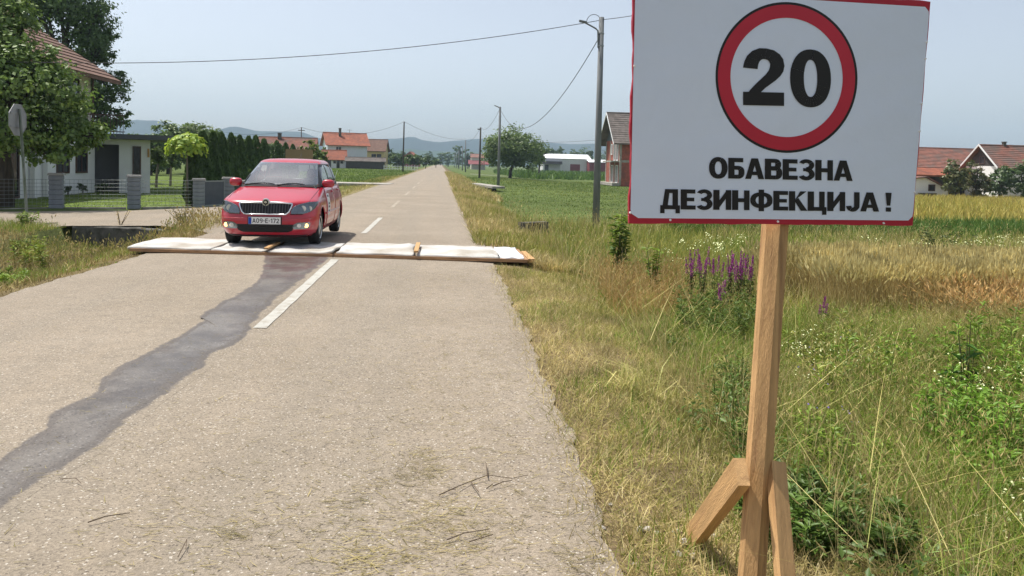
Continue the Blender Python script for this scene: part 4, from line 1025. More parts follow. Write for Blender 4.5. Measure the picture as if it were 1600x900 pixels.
h6 = thing('shed', 'small white shed with sloping dark roof edge and square window at right', 'shed', (D(1455, 298, 71).x, 71, -.95))
MB().prism([(-1.9, 0, -.5), (1.75, 0, -.5), (1.75, 0, 1.1), (-.6, 0, 2.2), (-1.9, 0, 2.2)], (0, 3.4, 0)).build('wall', M['white_wall'], h6)
b = MB(); roof_slab(b, (2.0, -.3, 1.06), (2.0, 3.7, 1.06), (-.6, -.3, 2.34), (-.6, 3.7, 2.34), .1); roof_slab(b, (-2.4, 3.7, 2.15), (-2.4, -.3, 2.15), (-.6, 3.7, 2.34), (-.6, -.3, 2.34), .1); b.build('roof', M['roof_old'], h6)
window(h6, 'f', .02, 1.0, .55, .5, 3.8, 3.4, 'frame_dark', mull=0)
MB().box(-1.7, .2, -.6, -.5, -.1, .75).build('fence_panel', M['wood_old'], h6)

# houses on the left, down the road
p = D(543, 258, 172)
h7, r7 = house('house', 'pale blue house with bright orange red roof and dark chimney', 'house', (p.x, 172, 0), 8.6, 7.5, 5.3, 7.7, 'x', .7, 'blue_wall', 'roof_red', R(17), courses=14, gable='white_wall', rover=.6)
window(h7, 'f', -2.0, 3.4, 1.1, 1.2, 8.6, 7.5, 'frame_white', mull=1); window(h7, 'l', -3.0, 3.3, 1.0, 1.2, 8.6, 7.5); chimney(r7, -1.3, 2.6, 6.2, 8.7, .5)
window(h7, 'f', 2.0, 3.4, 1.0, 1.1, 8.6, 7.5, 'frame_white', mull=1) if False else None
MB().tube([(1.0, 3.6, 7.4), (1.0, 3.6, 8.6)], .04, 5).tube([(.4, 3.6, 8.5), (1.6, 3.6, 8.5)], .03, 5).build('roof_aerial', M['pole_w'], r7)
p = D(527, 259, 163)
h8, r8 = house('outbuilding', 'small white outbuilding with orange roof left of the dark shed', 'outbuilding', (p.x-.6, 163, -.05), 4.4, 3.6, 2.1, 3.7, 'x', .45, 'white_wall', 'roof_red', R(10), courses=9)
window(h8, 'f', -1.2, .0, .9, 1.9, 4.4, 3.6, 'frame_dark', name='door', mull=0); window(h8, 'f', .75, .0, .5, 1.8, 4.4, 3.6, 'frame_dark', name='door', mull=0)
window(h8, 'f', .05, 1.1, .4, .4, 4.4, 3.6, 'frame_dark', mull=0); window(h8, 'f', 1.5, 1.1, .4, .4, 4.4, 3.6, 'frame_dark', mull=0)
p = D(570, 261, 161)
h9, r9 = house('shed', 'long low dark shed with grey roof in front of the yellow house', 'shed', (p.x+.1, 161, -.2), 7.9, 3.6, 1.75, 2.45, 'x', .25, 'wood_old', 'roof_grey', R(4), courses=4)
p = D(582, 250, 192)
h10, r10 = house('house', 'yellow house with brown tiled roof right of the pale blue house', 'house', (p.x, 192, 0), 5.6, 7, 4.4, 7.0, 'x', .5, 'yellow_wall', 'roof_brown', R(-4), courses=10)
for u in (.3, 1.6): window(h10, 'f', u, 2.55, 1.0, .8, 5.6, 7, 'frame_dark', mull=1)
p = D(640, 250, 300)
h11, r11 = house('cottage', 'small far red house with pale roof behind the roadside bushes', 'house', (p.x, 300, 0), 6.2, 7, 3.2, 5.6, 'y', .5, 'brick', 'roof_red', R(-8), courses=8)
p = D(447, 250, 112)
h12, r12 = house('farmhouse', 'old house with faded red roof behind the dark thuja row', 'house', (p.x, 112, -.1), 7.6, 7, 3.1, 4.75, 'x', .4, 'beige_wall', 'roof_old', R(6), courses=12)
chimney(r12, -1.2, 3.0, 4.2, 5.4, .5)
p = D(740, 256, 330)
h13, r13 = house('house', 'far pale house with small red porch roof left of the walnut tree', 'house', (p.x+2, 330, -.4), 6, 8, 4.8, 6.2, 'x', .4, 'beige_wall', 'roof_old')
b = MB(); roof_slab(b, (-4.4, -3.4, 1.9), (4.5, -3.4, 1.9), (-4.4, -.42, 3.6), (4.5, -.42, 3.6)); b.build('porch_roof', M['maroon'], h13)

# brown board on two legs behind the car
p0 = D(446, 251, 40); p1 = D(489, 234, 40)
bo_ = thing('board', 'plain brown board on two legs standing behind the red car', 'board', (p0.x, 40, -.2))
MB().box(0, p1.x-p0.x, 0, .03, p0.z+.2, p1.z+.2).build('panel', M['card'], bo_)
for x in (.15, p1.x-p0.x-.2): MB().box(x, x+.05, .031, .08, -.3, p1.z+.1).build('leg', M['wood_old'], bo_)

# ------------------------------------------------------------------ fence with block pillars, mesh and gate
fz = -.16
def pillar(px, ybase, ytop, wpx, lab, ang):
    g_ = P(px, ybase, fz); s = g_.y/1200; hgt = (ybase-ytop)*s; wd = .38
    t = thing('fence_pillar', lab, 'fence pillar', (g_.x, g_.y, fz), ang, 'grey block pillars of the garden fence')
    nb = 7; hb = (hgt-.06)/nb
    for i in range(nb):
        j = random.uniform(-.006, .006)
        m = MB(); a = wd/2
        m.add([(-a+.022,-a+.022,0),(a-.022,-a+.022,0),(a-.022,a-.022,0),(-a+.022,a-.022,0),(-a,-a,.02),(a,-a,.02),(a,a,.02),(-a,a,.02),(-a,-a,hb-.02),(a,-a,hb-.02),(a,a,hb-.02),(-a,a,hb-.02),(-a+.022,-a+.022,hb),(a-.022,-a+.022,hb),(a-.022,a-.022,hb),(-a+.022,a-.022,hb)],
              [(3,2,1,0),(12,13,14,15)]+[(4*k+i_, 4*k+(i_+1) % 4, 4*k+4+(i_+1) % 4, 4*k+4+i_) for k in range(3) for i_ in range(4)])
        o = m.build('block', M['block'], t); o.location = (j, j*.7, i*hb)
    a = wd/2+.035
    MB().hexa([(-a,-a,hgt-.06),(a,-a,hgt-.06),(a,a,hgt-.06),(-a,a,hgt-.06)], [(-a+.02,-a+.02,hgt+.01),(a-.02,-a+.02,hgt+.01),(a-.02,a-.02,hgt+.01),(-a+.02,a-.02,hgt+.01)]).build('cap', M['cap'], t)
    return g_, hgt
PL = [pillar(-70, 330, 269, 27, 'grey block fence pillar left of the picture edge', .3), pillar(88.5, 327, 273.5, 25, 'grey block fence pillar nearest the stop sign pole', .3), pillar(209.5, 326.5, 276, 24, 'grey block fence pillar in front of the white annex', .3),
      pillar(310.5, 325, 280.5, 25, 'grey block fence pillar right of the ball shaped tree', .3), pillar(357, 322, 278.5, 20, 'grey block fence pillar half hidden by the red car mirror', .3)]
def meshpanel(a, b_, lab, h0):
    a, b_ = a.copy(), b_.copy(); a.z = b_.z = fz; d = (b_-a); L_ = d.length; e = d/L_; a += e*.23; L_ -= .46
    t = thing('wire_fence', lab, 'fence', a, math.atan2(e.y, e.x), 'wire mesh panels of the garden fence')
    m = MB()
    for i in range(int(h0/.115)): z = .12+i*.115; m.tube([(0, 0, z), (L_, 0, z)], .005, 4)
    for i in range(int(L_/.12)+1): x = min(L_, i*.12); m.tube([(x, .006, .08), (x, .006, h0)], .0032, 3)
    m.build('wire_mesh', M['wire'], t)['kind'] = 'stuff'
    MB().box(-.0, L_, -.05, .05, -.3, .06).build('kerb', M['concrete'], t)
    n = max(1, int(L_/2.4))
    for i in range(1, n): x = L_*i/n; MB().box(x-.02, x+.02, .012, .05, 0, h0+.03).build('post', M['wire'], t)
meshpanel(PL[0][0], PL[1][0], 'see through wire mesh fence left of the first visible block pillar', .92); meshpanel(PL[1][0], PL[2][0], 'see through wire mesh fence before the lawn and white house', .92)
meshpanel(PL[2][0], PL[3][0], 'see through wire mesh fence in front of the ball shaped tree', .92)
a, b_ = PL[3][0].copy(), PL[4][0].copy(); a.z = b_.z = fz; e = (b_-a); L_ = e.length; e /= L_
t = thing('gate', 'grey solid mesh gate between the two right hand block pillars', 'gate', a+e*.24, math.atan2(e.y, e.x)); L_ -= .48
MB().box(.03, L_-.03, -.012, .012, .09, .88).build('panel', M['gatemesh'], t)
for x0, x1, z0, z1 in ((0, .03, .05, .92), (L_-.03, L_, .05, .92), (.03, L_-.03, .05, .089), (.03, L_-.03, .881, .92)): MB().box(x0, x1, -.02, .02, z0, z1).build('frame_bar', M['wire'], t)
MB().box(0, L_, -.12, .12, -.3, .03).build('threshold', M['concrete'], t)
g2 = P(372, 321, fz); g3 = P(470, 312, fz)
t = thing('garden_wall', 'low dark grey garden wall passing behind the red car', 'wall', (0, 0, 0))
e = (g3-g2).normalized(); w_ = Vector((-e.y, e.x, 0))*.1
MB().hexa([g2-w_, g3-w_, g3+w_, g2+w_], [p+Vector((0, 0, .85)) for p in (g2-w_, g3-w_, g3+w_, g2+w_)]).build('wall_panel', M['gatemesh'], t)
MB().hexa([p+Vector((0, 0, .855)) for p in (g2-w_*1.3, g3-w_*1.3, g3+w_*1.3, g2+w_*1.3)], [p+Vector((0, 0, .91)) for p in (g2-w_*1.3, g3-w_*1.3, g3+w_*1.3, g2+w_*1.3)]).build('coping', M['cap'], t)

# ------------------------------------------------------------------ stop sign seen from behind
b0 = P(43.5, 347, -.12); tp = D(30, 163, b0.y)
t = thing('stop_sign', 'octagonal road sign seen from behind on a grey pole at the junction', 'road sign', (b0.x, b0.y, tz(b0.x, b0.y)))
tl = D(33, 205, b0.y)-t.location; tl2 = D(30, 170, b0.y)-t.location
MB().tube([(0, 0, -.2), (tl.x, tl.y, tl.z), (tl2.x, tl2.y+.02, tl2.z)], .032, 10).build('pole', M['signpole'], t)
c = D(30, 187.5, b0.y)-t.location; rr_ = .40; an_ = R(89); ex = Vector((math.cos(an_), math.sin(an_), 0)); fn = Vector((-math.sin(an_), math.cos(an_), 0))
oct_ = [c+ex*(rr_*math.cos(R(22.5+45*i)))+Vector((0, 0, rr_*math.sin(R(22.5+45*i)))) +fn*.035 for i in range(8)]
oct_ = [Vector(p) for p in oct_]
MB().prism(oct_, fn*.006).build('sign_plate', M['signback'], t)
rim = MB(); rim.tube(oct_+[oct_[0]], .010, 5); rim.build('rim', M['signback'], t)
for z in (-.16, .16): MB().hexa([c+ex*s*.30+fn*f_+Vector((0, 0, z-.02)) for s, f_ in ((-1, .02), (1, .02), (1, .034), (-1, .034))], [c+ex*s*.30+fn*f_+Vector((0, 0, z+.02)) for s, f_ in ((-1, .02), (1, .02), (1, .034), (-1, .034))]).build('bracket', M['signback'], t)

# ------------------------------------------------------------------ poles and wires
def upole(px, ybase, ytop, Y, r0, r1, lab, m='pole_c', lean=None, z=None):
    g_ = D(px, ybase, Y); x0 = g_.x; zb = tz(x0, Y) if z is None else z; tp_ = D(px if lean is None else lean, ytop, Y)
    t = thing('utility_pole', lab, 'utility pole', (x0, Y, zb), 0, 'utility poles along the road')
    MB().tube([(0, 0, -.6), ((tp_.x-x0)*.5, 0, (tp_.z-zb)*.5), (tp_.x-x0, 0, tp_.z-zb)], [r0, (r0+r1)/2, r1], 12).build('pole', M[m], t, True)
    return t, tp_
pA, tA = upole(931, 352, 27, 25.0, .125, .085, 'tall grey utility pole with lamp bracket left of the notice board', lean=940)
k = tA-pA.location
MB().tube([(k.x-.09, -.02, k.z-1.0), (k.x-.12, -.05, k.z-.45), (k.x-.20, -.06, k.z-.38), (k.x-.58, -.08, k.z-.20)], .026, 8).build('lamp_bracket', M['pole_c'], pA)
for z in (-.95, -.55): MB().tube([(k.x-.0, -.0, k.z+z), (k.x, 0, k.z+z+.04)], .105, 12).build('clamp', M['wire'], pA)
MB().hexa([(k.x-.75,-.12,k.z-.19),(k.x-.5,-.12,k.z-.24),(k.x-.5,-.02,k.z-.24),(k.x-.75,-.02,k.z-.19)], [(k.x-.75,-.12,k.z-.13),(k.x-.5,-.12,k.z-.17),(k.x-.5,-.02,k.z-.17),(k.x-.75,-.02,k.z-.13)]).build('lamp_head', M['pole_c'], pA)
MB().tube([(k.x-.03, 0, k.z-.35)]+[(k.x-.25+.25*math.cos(a), -.02, k.z-.2+.28*math.sin(a)) for a in np.linspace(.3, 3.0, 9)], .010, 5).build('jumper_loop', M['cable'], pA)
pB, tB = upole(778.5, 293, 167, 67, .13, .09, 'grey concrete pole with short crossarm before the walnut tree', lean=781.5)
k = tB-pB.location; MB().tube([(k.x+.02, 0, k.z-.1), (k.x-.5, 0, k.z+.12)], .05, 6).build('crossarm', M['pole_c'], pB)
pC, tC = upole(749, 276, 199, 112, .15, .11, 'dark wooden pole at the left edge of the walnut tree', 'pole_w', lean=751); MB().box(tC.x-pC.location.x-.45, tC.x-pC.location.x+.1, -.06, .06, tC.z-pC.location.z-.35, tC.z-pC.location.z-.2).build('crossarm', M['pole_w'], pC)
pD, tD = upole(629.5, 264, 190, 135, .15, .11, 'dark slim wooden pole standing alone left of the road', 'pole_w', lean=631.5)
FP = []
for i, (px, yb, yt, Y) in enumerate(((727.5, 262, 219, 190), (722.5, 263, 228, 230), (717, 263, 235, 290), (713, 262, 238, 340), (710, 261, 241, 400))):
    FP.append(upole(px, yb, yt, Y, .17, .13, ['far grey pole rising highest beside the pale far house', 'second far grey pole counting from the pale far house', 'third far grey pole counting from the pale far house', 'fourth far grey pole counting from the pale far house', 'fifth and smallest far grey pole near the road end'][i]))
pE, tE = upole(471, 235, 199, 118, .09, .07, 'thin pole rising above the faded red roof behind the thujas', 'pole_w'); MB().box(tE.x-pE.location.x-.5, tE.x-pE.location.x+.5, -.05, .05, tE.z-pE.location.z-.5, tE.z-pE.location.z-.4).build('crossarm', M['pole_w'], pE)
def wire(a, b, sag, lab, r=.012, n=24):
    a, b = Vector(a), Vector(b); o = (a+b)/2; pts = []
    for i in range(n+1):
        t_ = i/n; q = a.lerp(b, t_); q.z -= sag*4*t_*(1-t_); pts.append(q-o)
    w_ = MB().tube(pts, r, 5).build('power_line', M['cable'], None, True); w_.location = o
    tag(w_, lab, 'power line', 'overhead wires')
wire(tA+Vector((-.05, 0, -.1)), D(-140, 90, 24), .62, 'overhead wire running from the tall pole across the road to the left', .011, 40)
wire(tA+Vector((0, 0, -.08)), D(1120, -8, 22), .1, 'overhead wire running right from the tall pole behind the notice board', .011)
wire(tA+Vector((0, 0, -.55)), tB+Vector((0, 0, -.15)), 2.35, 'deeply sagging wire between the tall pole and the next pole', .014, 40)
wire(tB+Vector((0, 0, -.1)), tC, .9, 'thin wire dropping from the concrete pole to the wooden pole', .014)
wire(tC, FP[0][1], 1.0, 'thin wire from the wooden pole to the far poles', .02)
wire(tD, FP[0][1]+Vector((0, 0, .3)), 1.0, 'wire crossing the road from the lone left pole', .024)
wire(tE, tD, 1.6, 'wire slung from the roof pole to the lone left pole', .02); wire(D(330, 203, 100), tE, .8, 'wire coming from the left to the roof pole', .016)
wire(D(800, 221, 150), D(930, 219, 100), .25, 'thin wire running from the walnut tree to the brick house', .018)

# ------------------------------------------------------------------ culverts and slabs
hw_ = thing('culvert_headwall', 'dark weathered concrete culvert wall in the left ditch', 'culvert', (-7.1, 16.98, -.08))
a = P(113, 352, -.08); c = P(262, 355, -.06)
e = (c-a); L_ = e.length; hw_.location = a; hw_.rotation_euler = (0, 0, math.atan2(e.y, e.x))
n = 9; vs = []; fs = []
for i in range(n+1):
    x = L_*i/n; zt = random.uniform(-.035, .0); vs += [(x, 0, -.7), (x, random.uniform(-.015, .0), zt-.03), (x, .02, zt), (x, .32, zt), (x, .32, -.7)]
    if i:
        for k_ in range(4): q = (i-1)*5+k_; fs.append((q, q+5, q+6, q+1))
fs += [(0, 1, 2, 3, 4), tuple(n*5+i for i in (4, 3, 2, 1, 0))]
MB().add(vs, fs).build('wall', M['concrete_old'], hw_)
a = P(520, 286.5, .0); c = P(607, 288.5, .0)
sl = thing('concrete_slab', 'pale concrete slab bridging the ditch left of the road behind the car', 'slab', (a+c)/2, math.atan2((c-a).y, (c-a).x)); L_ = (c-a).length
MB().box(-L_/2-1.5, L_/2, 0, 3.2, -.12, .03).build('deck', M['concrete'], sl); MB().box(-L_/2-1.4, L_/2-.9, .12, .4, -.75, -.121).build('abutment', M['concrete_old'], sl)
MB().box(-L_/2-1.3, L_/2-1.1, .04, .119, -.55, -.13).build('opening', M['dark'], sl)
a = P(732, 286, -.1); c = P(769, 292.5, -.15)
sl = thing('concrete_slab', 'narrow pale concrete slab over a dark culvert right of the road', 'slab', (a+c)/2, math.atan2((c-a).y, (c-a).x)); L_ = (c-a).length
MB().box(-L_/2, L_/2, 0, 1.0, -.12, .04).build('deck', M['concrete'], sl); MB().box(-L_*.1, L_*.42, .03, .5, -.8, -.101).build('opening', M['dark'], sl)
a = P(818, 349, -.12); c = P(857, 352, -.2)
cu = thing('culvert_end', 'small dark culvert opening in the grass left of the tall pole', 'culvert', (a+c)/2, math.atan2((c-a).y, (c-a).x)); L_ = (c-a).length
MB().box(-L_/2, L_/2, 0, .25, -.6, .06).build('headwall', M['concrete_old'], cu)
MB().tube([(0, -.03, -.12), (0, .12, -.12)], [.17, .17], 16).build('pipe_mouth', M['dark'], cu)
# pale far track on the right and white pickets on the left
a, c = P(735, 271, -.3), P(800, 274, -.45)
tr = MB().add([a, c, c+Vector((0, 2.5, .0)), a+Vector((0, 2.5, 0))], [(0, 1, 2, 3)]); 
for v_ in range(4): q = tr.v[v_]; tr.v[v_] = (q[0], q[1], tz(q[0], q[1])+.06)
o = tr.build('path', M['concrete'], None); o['kind'] = 'structure'
a, c = D(600, 262, 150), D(652, 262, 150); pf = thing('picket_fence', 'short white picket fence beside the lone pole left of the road', 'fence', (a.x, 150, tz(a.x, 150))); L_ = c.x-a.x
for i in range(13): x = L_*i/12; MB().box(x-.05, x+.05, -.03, .03, 0, 1.0+.1*(i % 2)).build('picket', M['frame_white'], pf)
MB().box(-.1, L_+.1, .031, .07, .7, .8).build('rail', M['frame_white'], pf); MB().box(-.1, L_+.1, .031, .07, .25, .35).build('rail', M['frame_white'], pf)
for px, py, tx, ty, l_ in ((521, 284, 527, 266, 'thin pale stake leaning right on the lawn behind the car'), (522.5, 283, 517, 266, 'thin yellowish stake leaning left on the lawn behind the car')):
    g_ = P(px, py, -.1); q = D(tx, ty, g_.y); st = MB().tube([(0, 0, -.1), q-g_], .014, 6).build('stake', M['frame_white' if px == 521 else 'wood']); st.location = g_; tag(st, l_, 'stake')
# ------------------------------------------------------------------ trees
def unit(n):
    v = rng.normal(size=(n, 3)); return v/np.linalg.norm(v, axis=1)[:, None]
def leaf_cloud(pos, nrm_, size, asp=.55, droop=0., fold=.25, long_dir=None):
    """one bent rhombus (two triangles folded on the midrib) per point"""
    n = len(pos); nrm_ = nrm_/np.linalg.norm(nrm_, axis=1)[:, None]
    t = unit(n) if long_dir is None else long_dir+.5*unit(n)
    t[:, 2] -= droop; t -= nrm_*(t*nrm_).sum(1)[:, None]; t /= np.linalg.norm(t, axis=1)[:, None]+1e-9
    b = np.cross(nrm_, t); s = size*(.65+.7*rng.random((n, 1)))
    a = pos-t*s*.5; c = pos+t*s*.5; l = pos+b*s*asp*.5+nrm_*s*fold*.3; r = pos-b*s*asp*.5+nrm_*s*fold*.3
    V = np.stack([a, l, c, r], 1).reshape(-1, 3); k = np.arange(n)*4
    F = np.concatenate([np.stack([k, k+2, k+1], 1), np.stack([k, k+3, k+2], 1)])
    return V, F
def crown(name, blobs, n, size, cols, parent, mat_='leaf', asp=.55, droop=.3, clump=.24, hollow=.5, out=.9, per=26, ccol=.75):
    bl_ = np.array(blobs, float); wts = np.prod(bl_[:, 3:6], 1)**.6; wts /= wts.sum(); Ps = []; Ns = []; Cs = []
    for b, w_ in zip(bl_, wts):
        m = max(6, int(n*w_)); nc = max(3, m//per); d = unit(nc); r = hollow+(1-hollow)*rng.random((nc, 1))**.6
        cc = b[:3]+d*r*b[3:6]; rad = clump*b[3:6].mean()*(.6+.8*rng.random((nc, 1)))
        i = rng.integers(0, nc, m); off = rng.normal(size=(m, 3))*np.array([1, 1, .7])*.62
        Ps.append(cc[i]+off*rad[i]); Ns.append(d[i]*out+unit(m)*.8+np.array([0, 0, .5])); ccl = ramp_pick(cols, nc); Cs.append(ccl[i]*ccol+ramp_pick(cols, m)*(1-ccol))
    Pp = np.concatenate(Ps); V, F = leaf_cloud(Pp, np.concatenate(Ns), size, asp, droop)
    return np_mesh(name, V, [F], M[mat_], parent, np.repeat(np.concatenate(Cs), 4, 0))
def tree(name, label, cat, base, tr, th_, blobs, n, size, cols, group=None, bark='bark', **kw):
    t = thing(name, label, cat, base, 0, group); top = Vector((blobs[0][0]*.3, blobs[0][1]*.3, th_)); mb = MB()
    mb.tube([(0, 0, -.3), (tr*.3, 0, th_*.35), (top.x*.6-tr*.2, top.y*.6, th_*.7), top], [tr*1.25, tr, tr*.85, tr*.7], 9)
    for i, b in enumerate(blobs):
        e = Vector(b[:3]); s = Vector((0, 0, th_*(.75+.25*(i % 3)/3))).lerp(top, .8); m = s.lerp(e, .5)+Vector((random.uniform(-.1, .1)*b[3], random.uniform(-.1, .1)*b[4], .12*b[5]))
        mb.tube([s, m, e], [tr*.55, tr*.32, tr*.1], 6)
        for k in range(3):
            q = e+Vector((random.uniform(-.7, .7)*b[3], random.uniform(-.7, .7)*b[4], random.uniform(-.3, .7)*b[5])); mb.tube([m, m.lerp(q, .6)+Vector((0, 0, .05*b[5])), q], [tr*.22, tr*.13, tr*.04], 5)
    mb.build('trunk', M[bark], t, True); crown('crown', blobs, n, size, cols, t, **kw); return t
C_LINDEN = [(.072,.115,.03),(.098,.15,.04),(.052,.086,.024),(.14,.19,.058)]
C_DARKT = [(.050,.08,.033),(.066,.10,.042),(.040,.066,.028)]
C_MID = [(.055,.09,.026),(.075,.11,.034),(.045,.075,.024)]
C_PALEW = [(.085,.12,.045),(.11,.145,.06),(.065,.095,.035)]
# big leafy tree in front of the house
def LT_(px, py, Y, base): q = D(px, py, Y)-base; return q
b0 = D(6, 300, 25.2); b0.z = -.2
bb_ = []
for px, py, dy, rx, rz in ((8,60,0,1.1,1.1),(-50,40,.5,1.5,1.4),(42,95,0,.95,.7),(75,118,0,.6,.5),(20,130,-.6,1.6,1.1),(95,150,-.3,.95,.8),(60,195,-.8,1.1,.75),(118,190,-.2,.75,.72),(-50,150,.3,1.5,1.3),(15,215,-.9,1.2,.55),(112,222,-.6,.65,.50),(70,240,-1.2,.65,.28),(-25,0,.6,1.2,1.),(128,165,.2,.35,.3),(22,25,.4,.65,.6),(-90,90,.6,1.6,1.6),(145,212,-.5,.32,.3)):
    q = LT_(px, py, 25.2+dy, b0); bb_.append((q.x, q.y, q.z, rx, rx, rz))
tree('linden_tree', 'big leafy green tree with drooping branches before the white house', 'tree', b0, .24, 2.6, bb_, 26000, .15, C_LINDEN, None, asp=.62, droop=.9, clump=.30, hollow=.45, per=30)
# tall dark tree behind the house
b0 = D(95, 240, 52); b0.z = -.2; bb_ = []
for px, py, dy, rx, rz in ((110,10,0,2.3,1.6),(70,-10,0,2.2,1.8),(140,40,.5,1.5,1.2),(150,75,0,1.3,1.2),(125,70,1,1.8,1.5),(160,130,-.3,1.5,.8),(165,155,0,1.2,.7),(172,188,.3,1.2,.6),(150,185,.3,1.3,.8),(120,140,1,2.,1.6),(30,0,0,2.2,1.7),(10,60,0,2.2,2.),(90,-45,0,2.,1.2),(190,178,0,.55,.35),(185,120,.2,.6,.4),(172,60,.3,.5,.5),(155,12,.2,.8,.6)):
    q = LT_(px, py, 52+dy, b0); bb_.append((q.x, q.y, q.z, rx, rx, rz))
tree('locust_tree', 'tall dark feathery tree towering behind the white house roof', 'tree', b0, .35, 5.5, bb_, 30000, .24, C_DARKT, None, mat_='leaf_dark', asp=.5, droop=.4, clump=.27, hollow=.45, per=34)
# ball-headed catalpa
b0 = P(291.5, 322, fz); zc = D(292, 226, b0.y).z-fz; sc = b0.y/1200
t = thing('ball_tree', 'small ball headed tree with lime green crown behind the mesh fence', 'tree', b0)
MB().tube([(0, 0, -.1), (.015, 0, zc*.5), (0, 0, zc)], [.045, .038, .03], 8).build('trunk', M['bark_pale'], t, True)
n = 1300; d = unit(n); d[:, 2] = np.where(d[:, 2] < -.35, -d[:, 2], d[:, 2]); r = .5+.55*rng.random((n, 1))**.55; r *= 1+.10*np.sin(d[:, :1]*5+1)+.08*np.sin(d[:, 1:2]*7)
pos = d*r*np.array([29*sc, 29*sc, 17*sc]); rho = np.hypot(pos[:, 0], pos[:, 1])/(29*sc); pos[:, 2] += zc-1*sc-rho**2*13*sc*rng.random(n)
V, F = leaf_cloud(pos, d+unit(n)*.6+np.array([0, 0, .5]), .15, .75, .9)
np_mesh('crown', V, [F], M['leaf'], t, np.repeat(ramp_pick([(.25,.31,.045),(.17,.25,.04),(.31,.35,.06),(.12,.19,.035)], n), 4, 0))
# clipped dark shrub at the ball tree's foot
# thuja row
TH = [(302,214,28.3,12),(317,206,29.5,14),(333,207,31,13),(346,208,33,13),(361,209,36,13),(374,212,39,12),(388,214,43,11),(399,213,47,11),(412,218,52,11),(432,221,58,10),(446,224,63,9),(457,226,68,8)]
ordn = ['first', 'second', 'third', 'fourth', 'fifth', 'sixth', 'seventh', 'eighth', 'ninth', 'tenth', 'eleventh', 'last']
for i, (px, yt, Y, wp) in enumerate(TH):
    b0 = D(px, 280, Y); b0.z = tz(b0.x, Y); hgt = D(px, yt, Y).z-b0.z; rd = wp*Y/1200*1.4
    t = thing('thuja', f'dark conical thuja, {ordn[i]} in the row counting from the ball tree', 'conifer', b0, 0, 'row of dark conical thujas')
    MB().tube([(0, 0, -.2), (0, 0, hgt*.8)], [.07, .02], 6).build('trunk', M['bark'], t)
    n = 2600 if i < 6 else 1700; u = rng.random(n)**.75; a = rng.random(n)*2*np.pi
    prof = np.minimum(1, (u*6))**.5*np.clip(1-u, 0, 1)**.5*(.82+.10*np.sin(a*7+u*9)+.1*rng.random(n))
    pos = np.c_[np.cos(a)*prof*rd, np.sin(a)*prof*rd, u*hgt*1.0]; nn = np.c_[np.cos(a), np.sin(a), .25+0*a]
    V, F = leaf_cloud(pos, nn+unit(n)*.75, .18 if i < 6 else .24, .42, 0, .2, np.c_[np.cos(a)*.35, np.sin(a)*.35, 1+0*a])
    np_mesh('crown', V, [F], M['leaf_dark'], t, np.repeat(ramp_pick([(.042,.072,.027),(.055,.09,.032),(.034,.06,.023)], n), 4, 0))
# loose broadleaf trees placed by silhouette
def bush(name, label, px, yt, yb, wp, Y, n, size, cols, cat='tree', nb=7, trunk=True, zb=None, group=None, seed=0, mat_='leaf', lay=1.0, **kw):
    r = random.Random(seed+int(px)); b0 = D(px, yb, Y); b0.z = tz(b0.x, Y) if zb is None else zb
    ht = D(px, yt, Y).z-b0.z; hb = max(.0, D(px, yb, Y).z-b0.z); hc = (ht-hb)/2; wd = wp*Y/1200/2; bl_ = []
    for i in range(nb):
        a = 2*math.pi*i/nb+r.random(); q = r.uniform(.35, .7); zc_ = hb+hc*(1+r.uniform(-.5, .45)); s = r.uniform(.38, .55)
        bl_.append((math.cos(a)*q*wd, math.sin(a)*q*wd*.8, zc_, wd*s, wd*s*.9, hc*r.uniform(.42, .6)))
    bl_.append((r.uniform(-.15, .15)*wd, 0, hb+hc*1.42, wd*.5, wd*.5, hc*.56)); bl_.append((0, 0, hb+hc*.85, wd*.62, wd*.62, hc*.7))
    return tree(name, label, cat, b0, max(.03, min(.3, ht*.028)), max(.2, hb+hc*.5), bl_, n, size, cols, group, mat_=mat_, **kw)
W = 'trees beyond the garden'
bush('walnut_tree', 'broad spreading walnut tree beyond the green field right of the road', 797, 194, 266, 108, 128, 13000, .42, [(.055,.085,.026),(.085,.125,.04),(.12,.16,.06),(.04,.062,.02)], nb=10, seed=3, clump=.30, droop=.6)
bush('field_tree', 'dense tree directly right of the walnut tree', 842, 222, 262, 26, 170, 2400, .5, C_MID, seed=1)
for i, (px, yt, yb, wp, Y, cs, lb) in enumerate(((236,206,274,60,74,C_MID,'mid green bushy tree right of the dark feathery tree'),(262,187,272,66,80,C_PALEW,'tall loose pale green tree with feathery top left of the ball tree'),(302,189,272,78,84,C_PALEW,'pale green rounded tree directly behind the ball tree'),(332,196,270,60,88,C_PALEW,'soft green tree above the first thujas'),(212,208,272,54,90,C_MID,'green tree just above the annex roof'),(365,214,250,40,100,C_MID,'dull green tree peeping over the middle thujas'),(425,222,252,30,96,C_MID,'dull green tree between the thujas and the faded roof'))):
    bush('background_tree', lb, px, yt, yb, wp, Y, 6500, .36, cs, group=W, seed=i)
bush('orchard_tree', 'small thin stemmed fruit tree on the lawn beside the annex', 244, 222, 262, 34, 44, 1500, .16, C_PALEW, seed=5, bark='bark_pale', group='small fruit trees on the lawn'); bush('orchard_tree', 'small thin stemmed fruit tree left of the ball tree trunk', 266, 228, 264, 28, 47, 1200, .17, C_PALEW, seed=8, bark='bark_pale', group='small fruit trees on the lawn')
bush('shrub', 'yellowish green leggy shrub between two groups of thujas', 379, 240, 272, 20, 40, 700, .14, [(.13,.16,.04),(.18,.19,.06),(.09,.12,.03)], 'shrub', seed=9)
bush('shrub', 'leafy yellow green bush right of the brown board', 490, 219, 262, 40, 70, 2600, .24, [(.085,.12,.03),(.12,.15,.04),(.06,.09,.025)], 'shrub', seed=4)
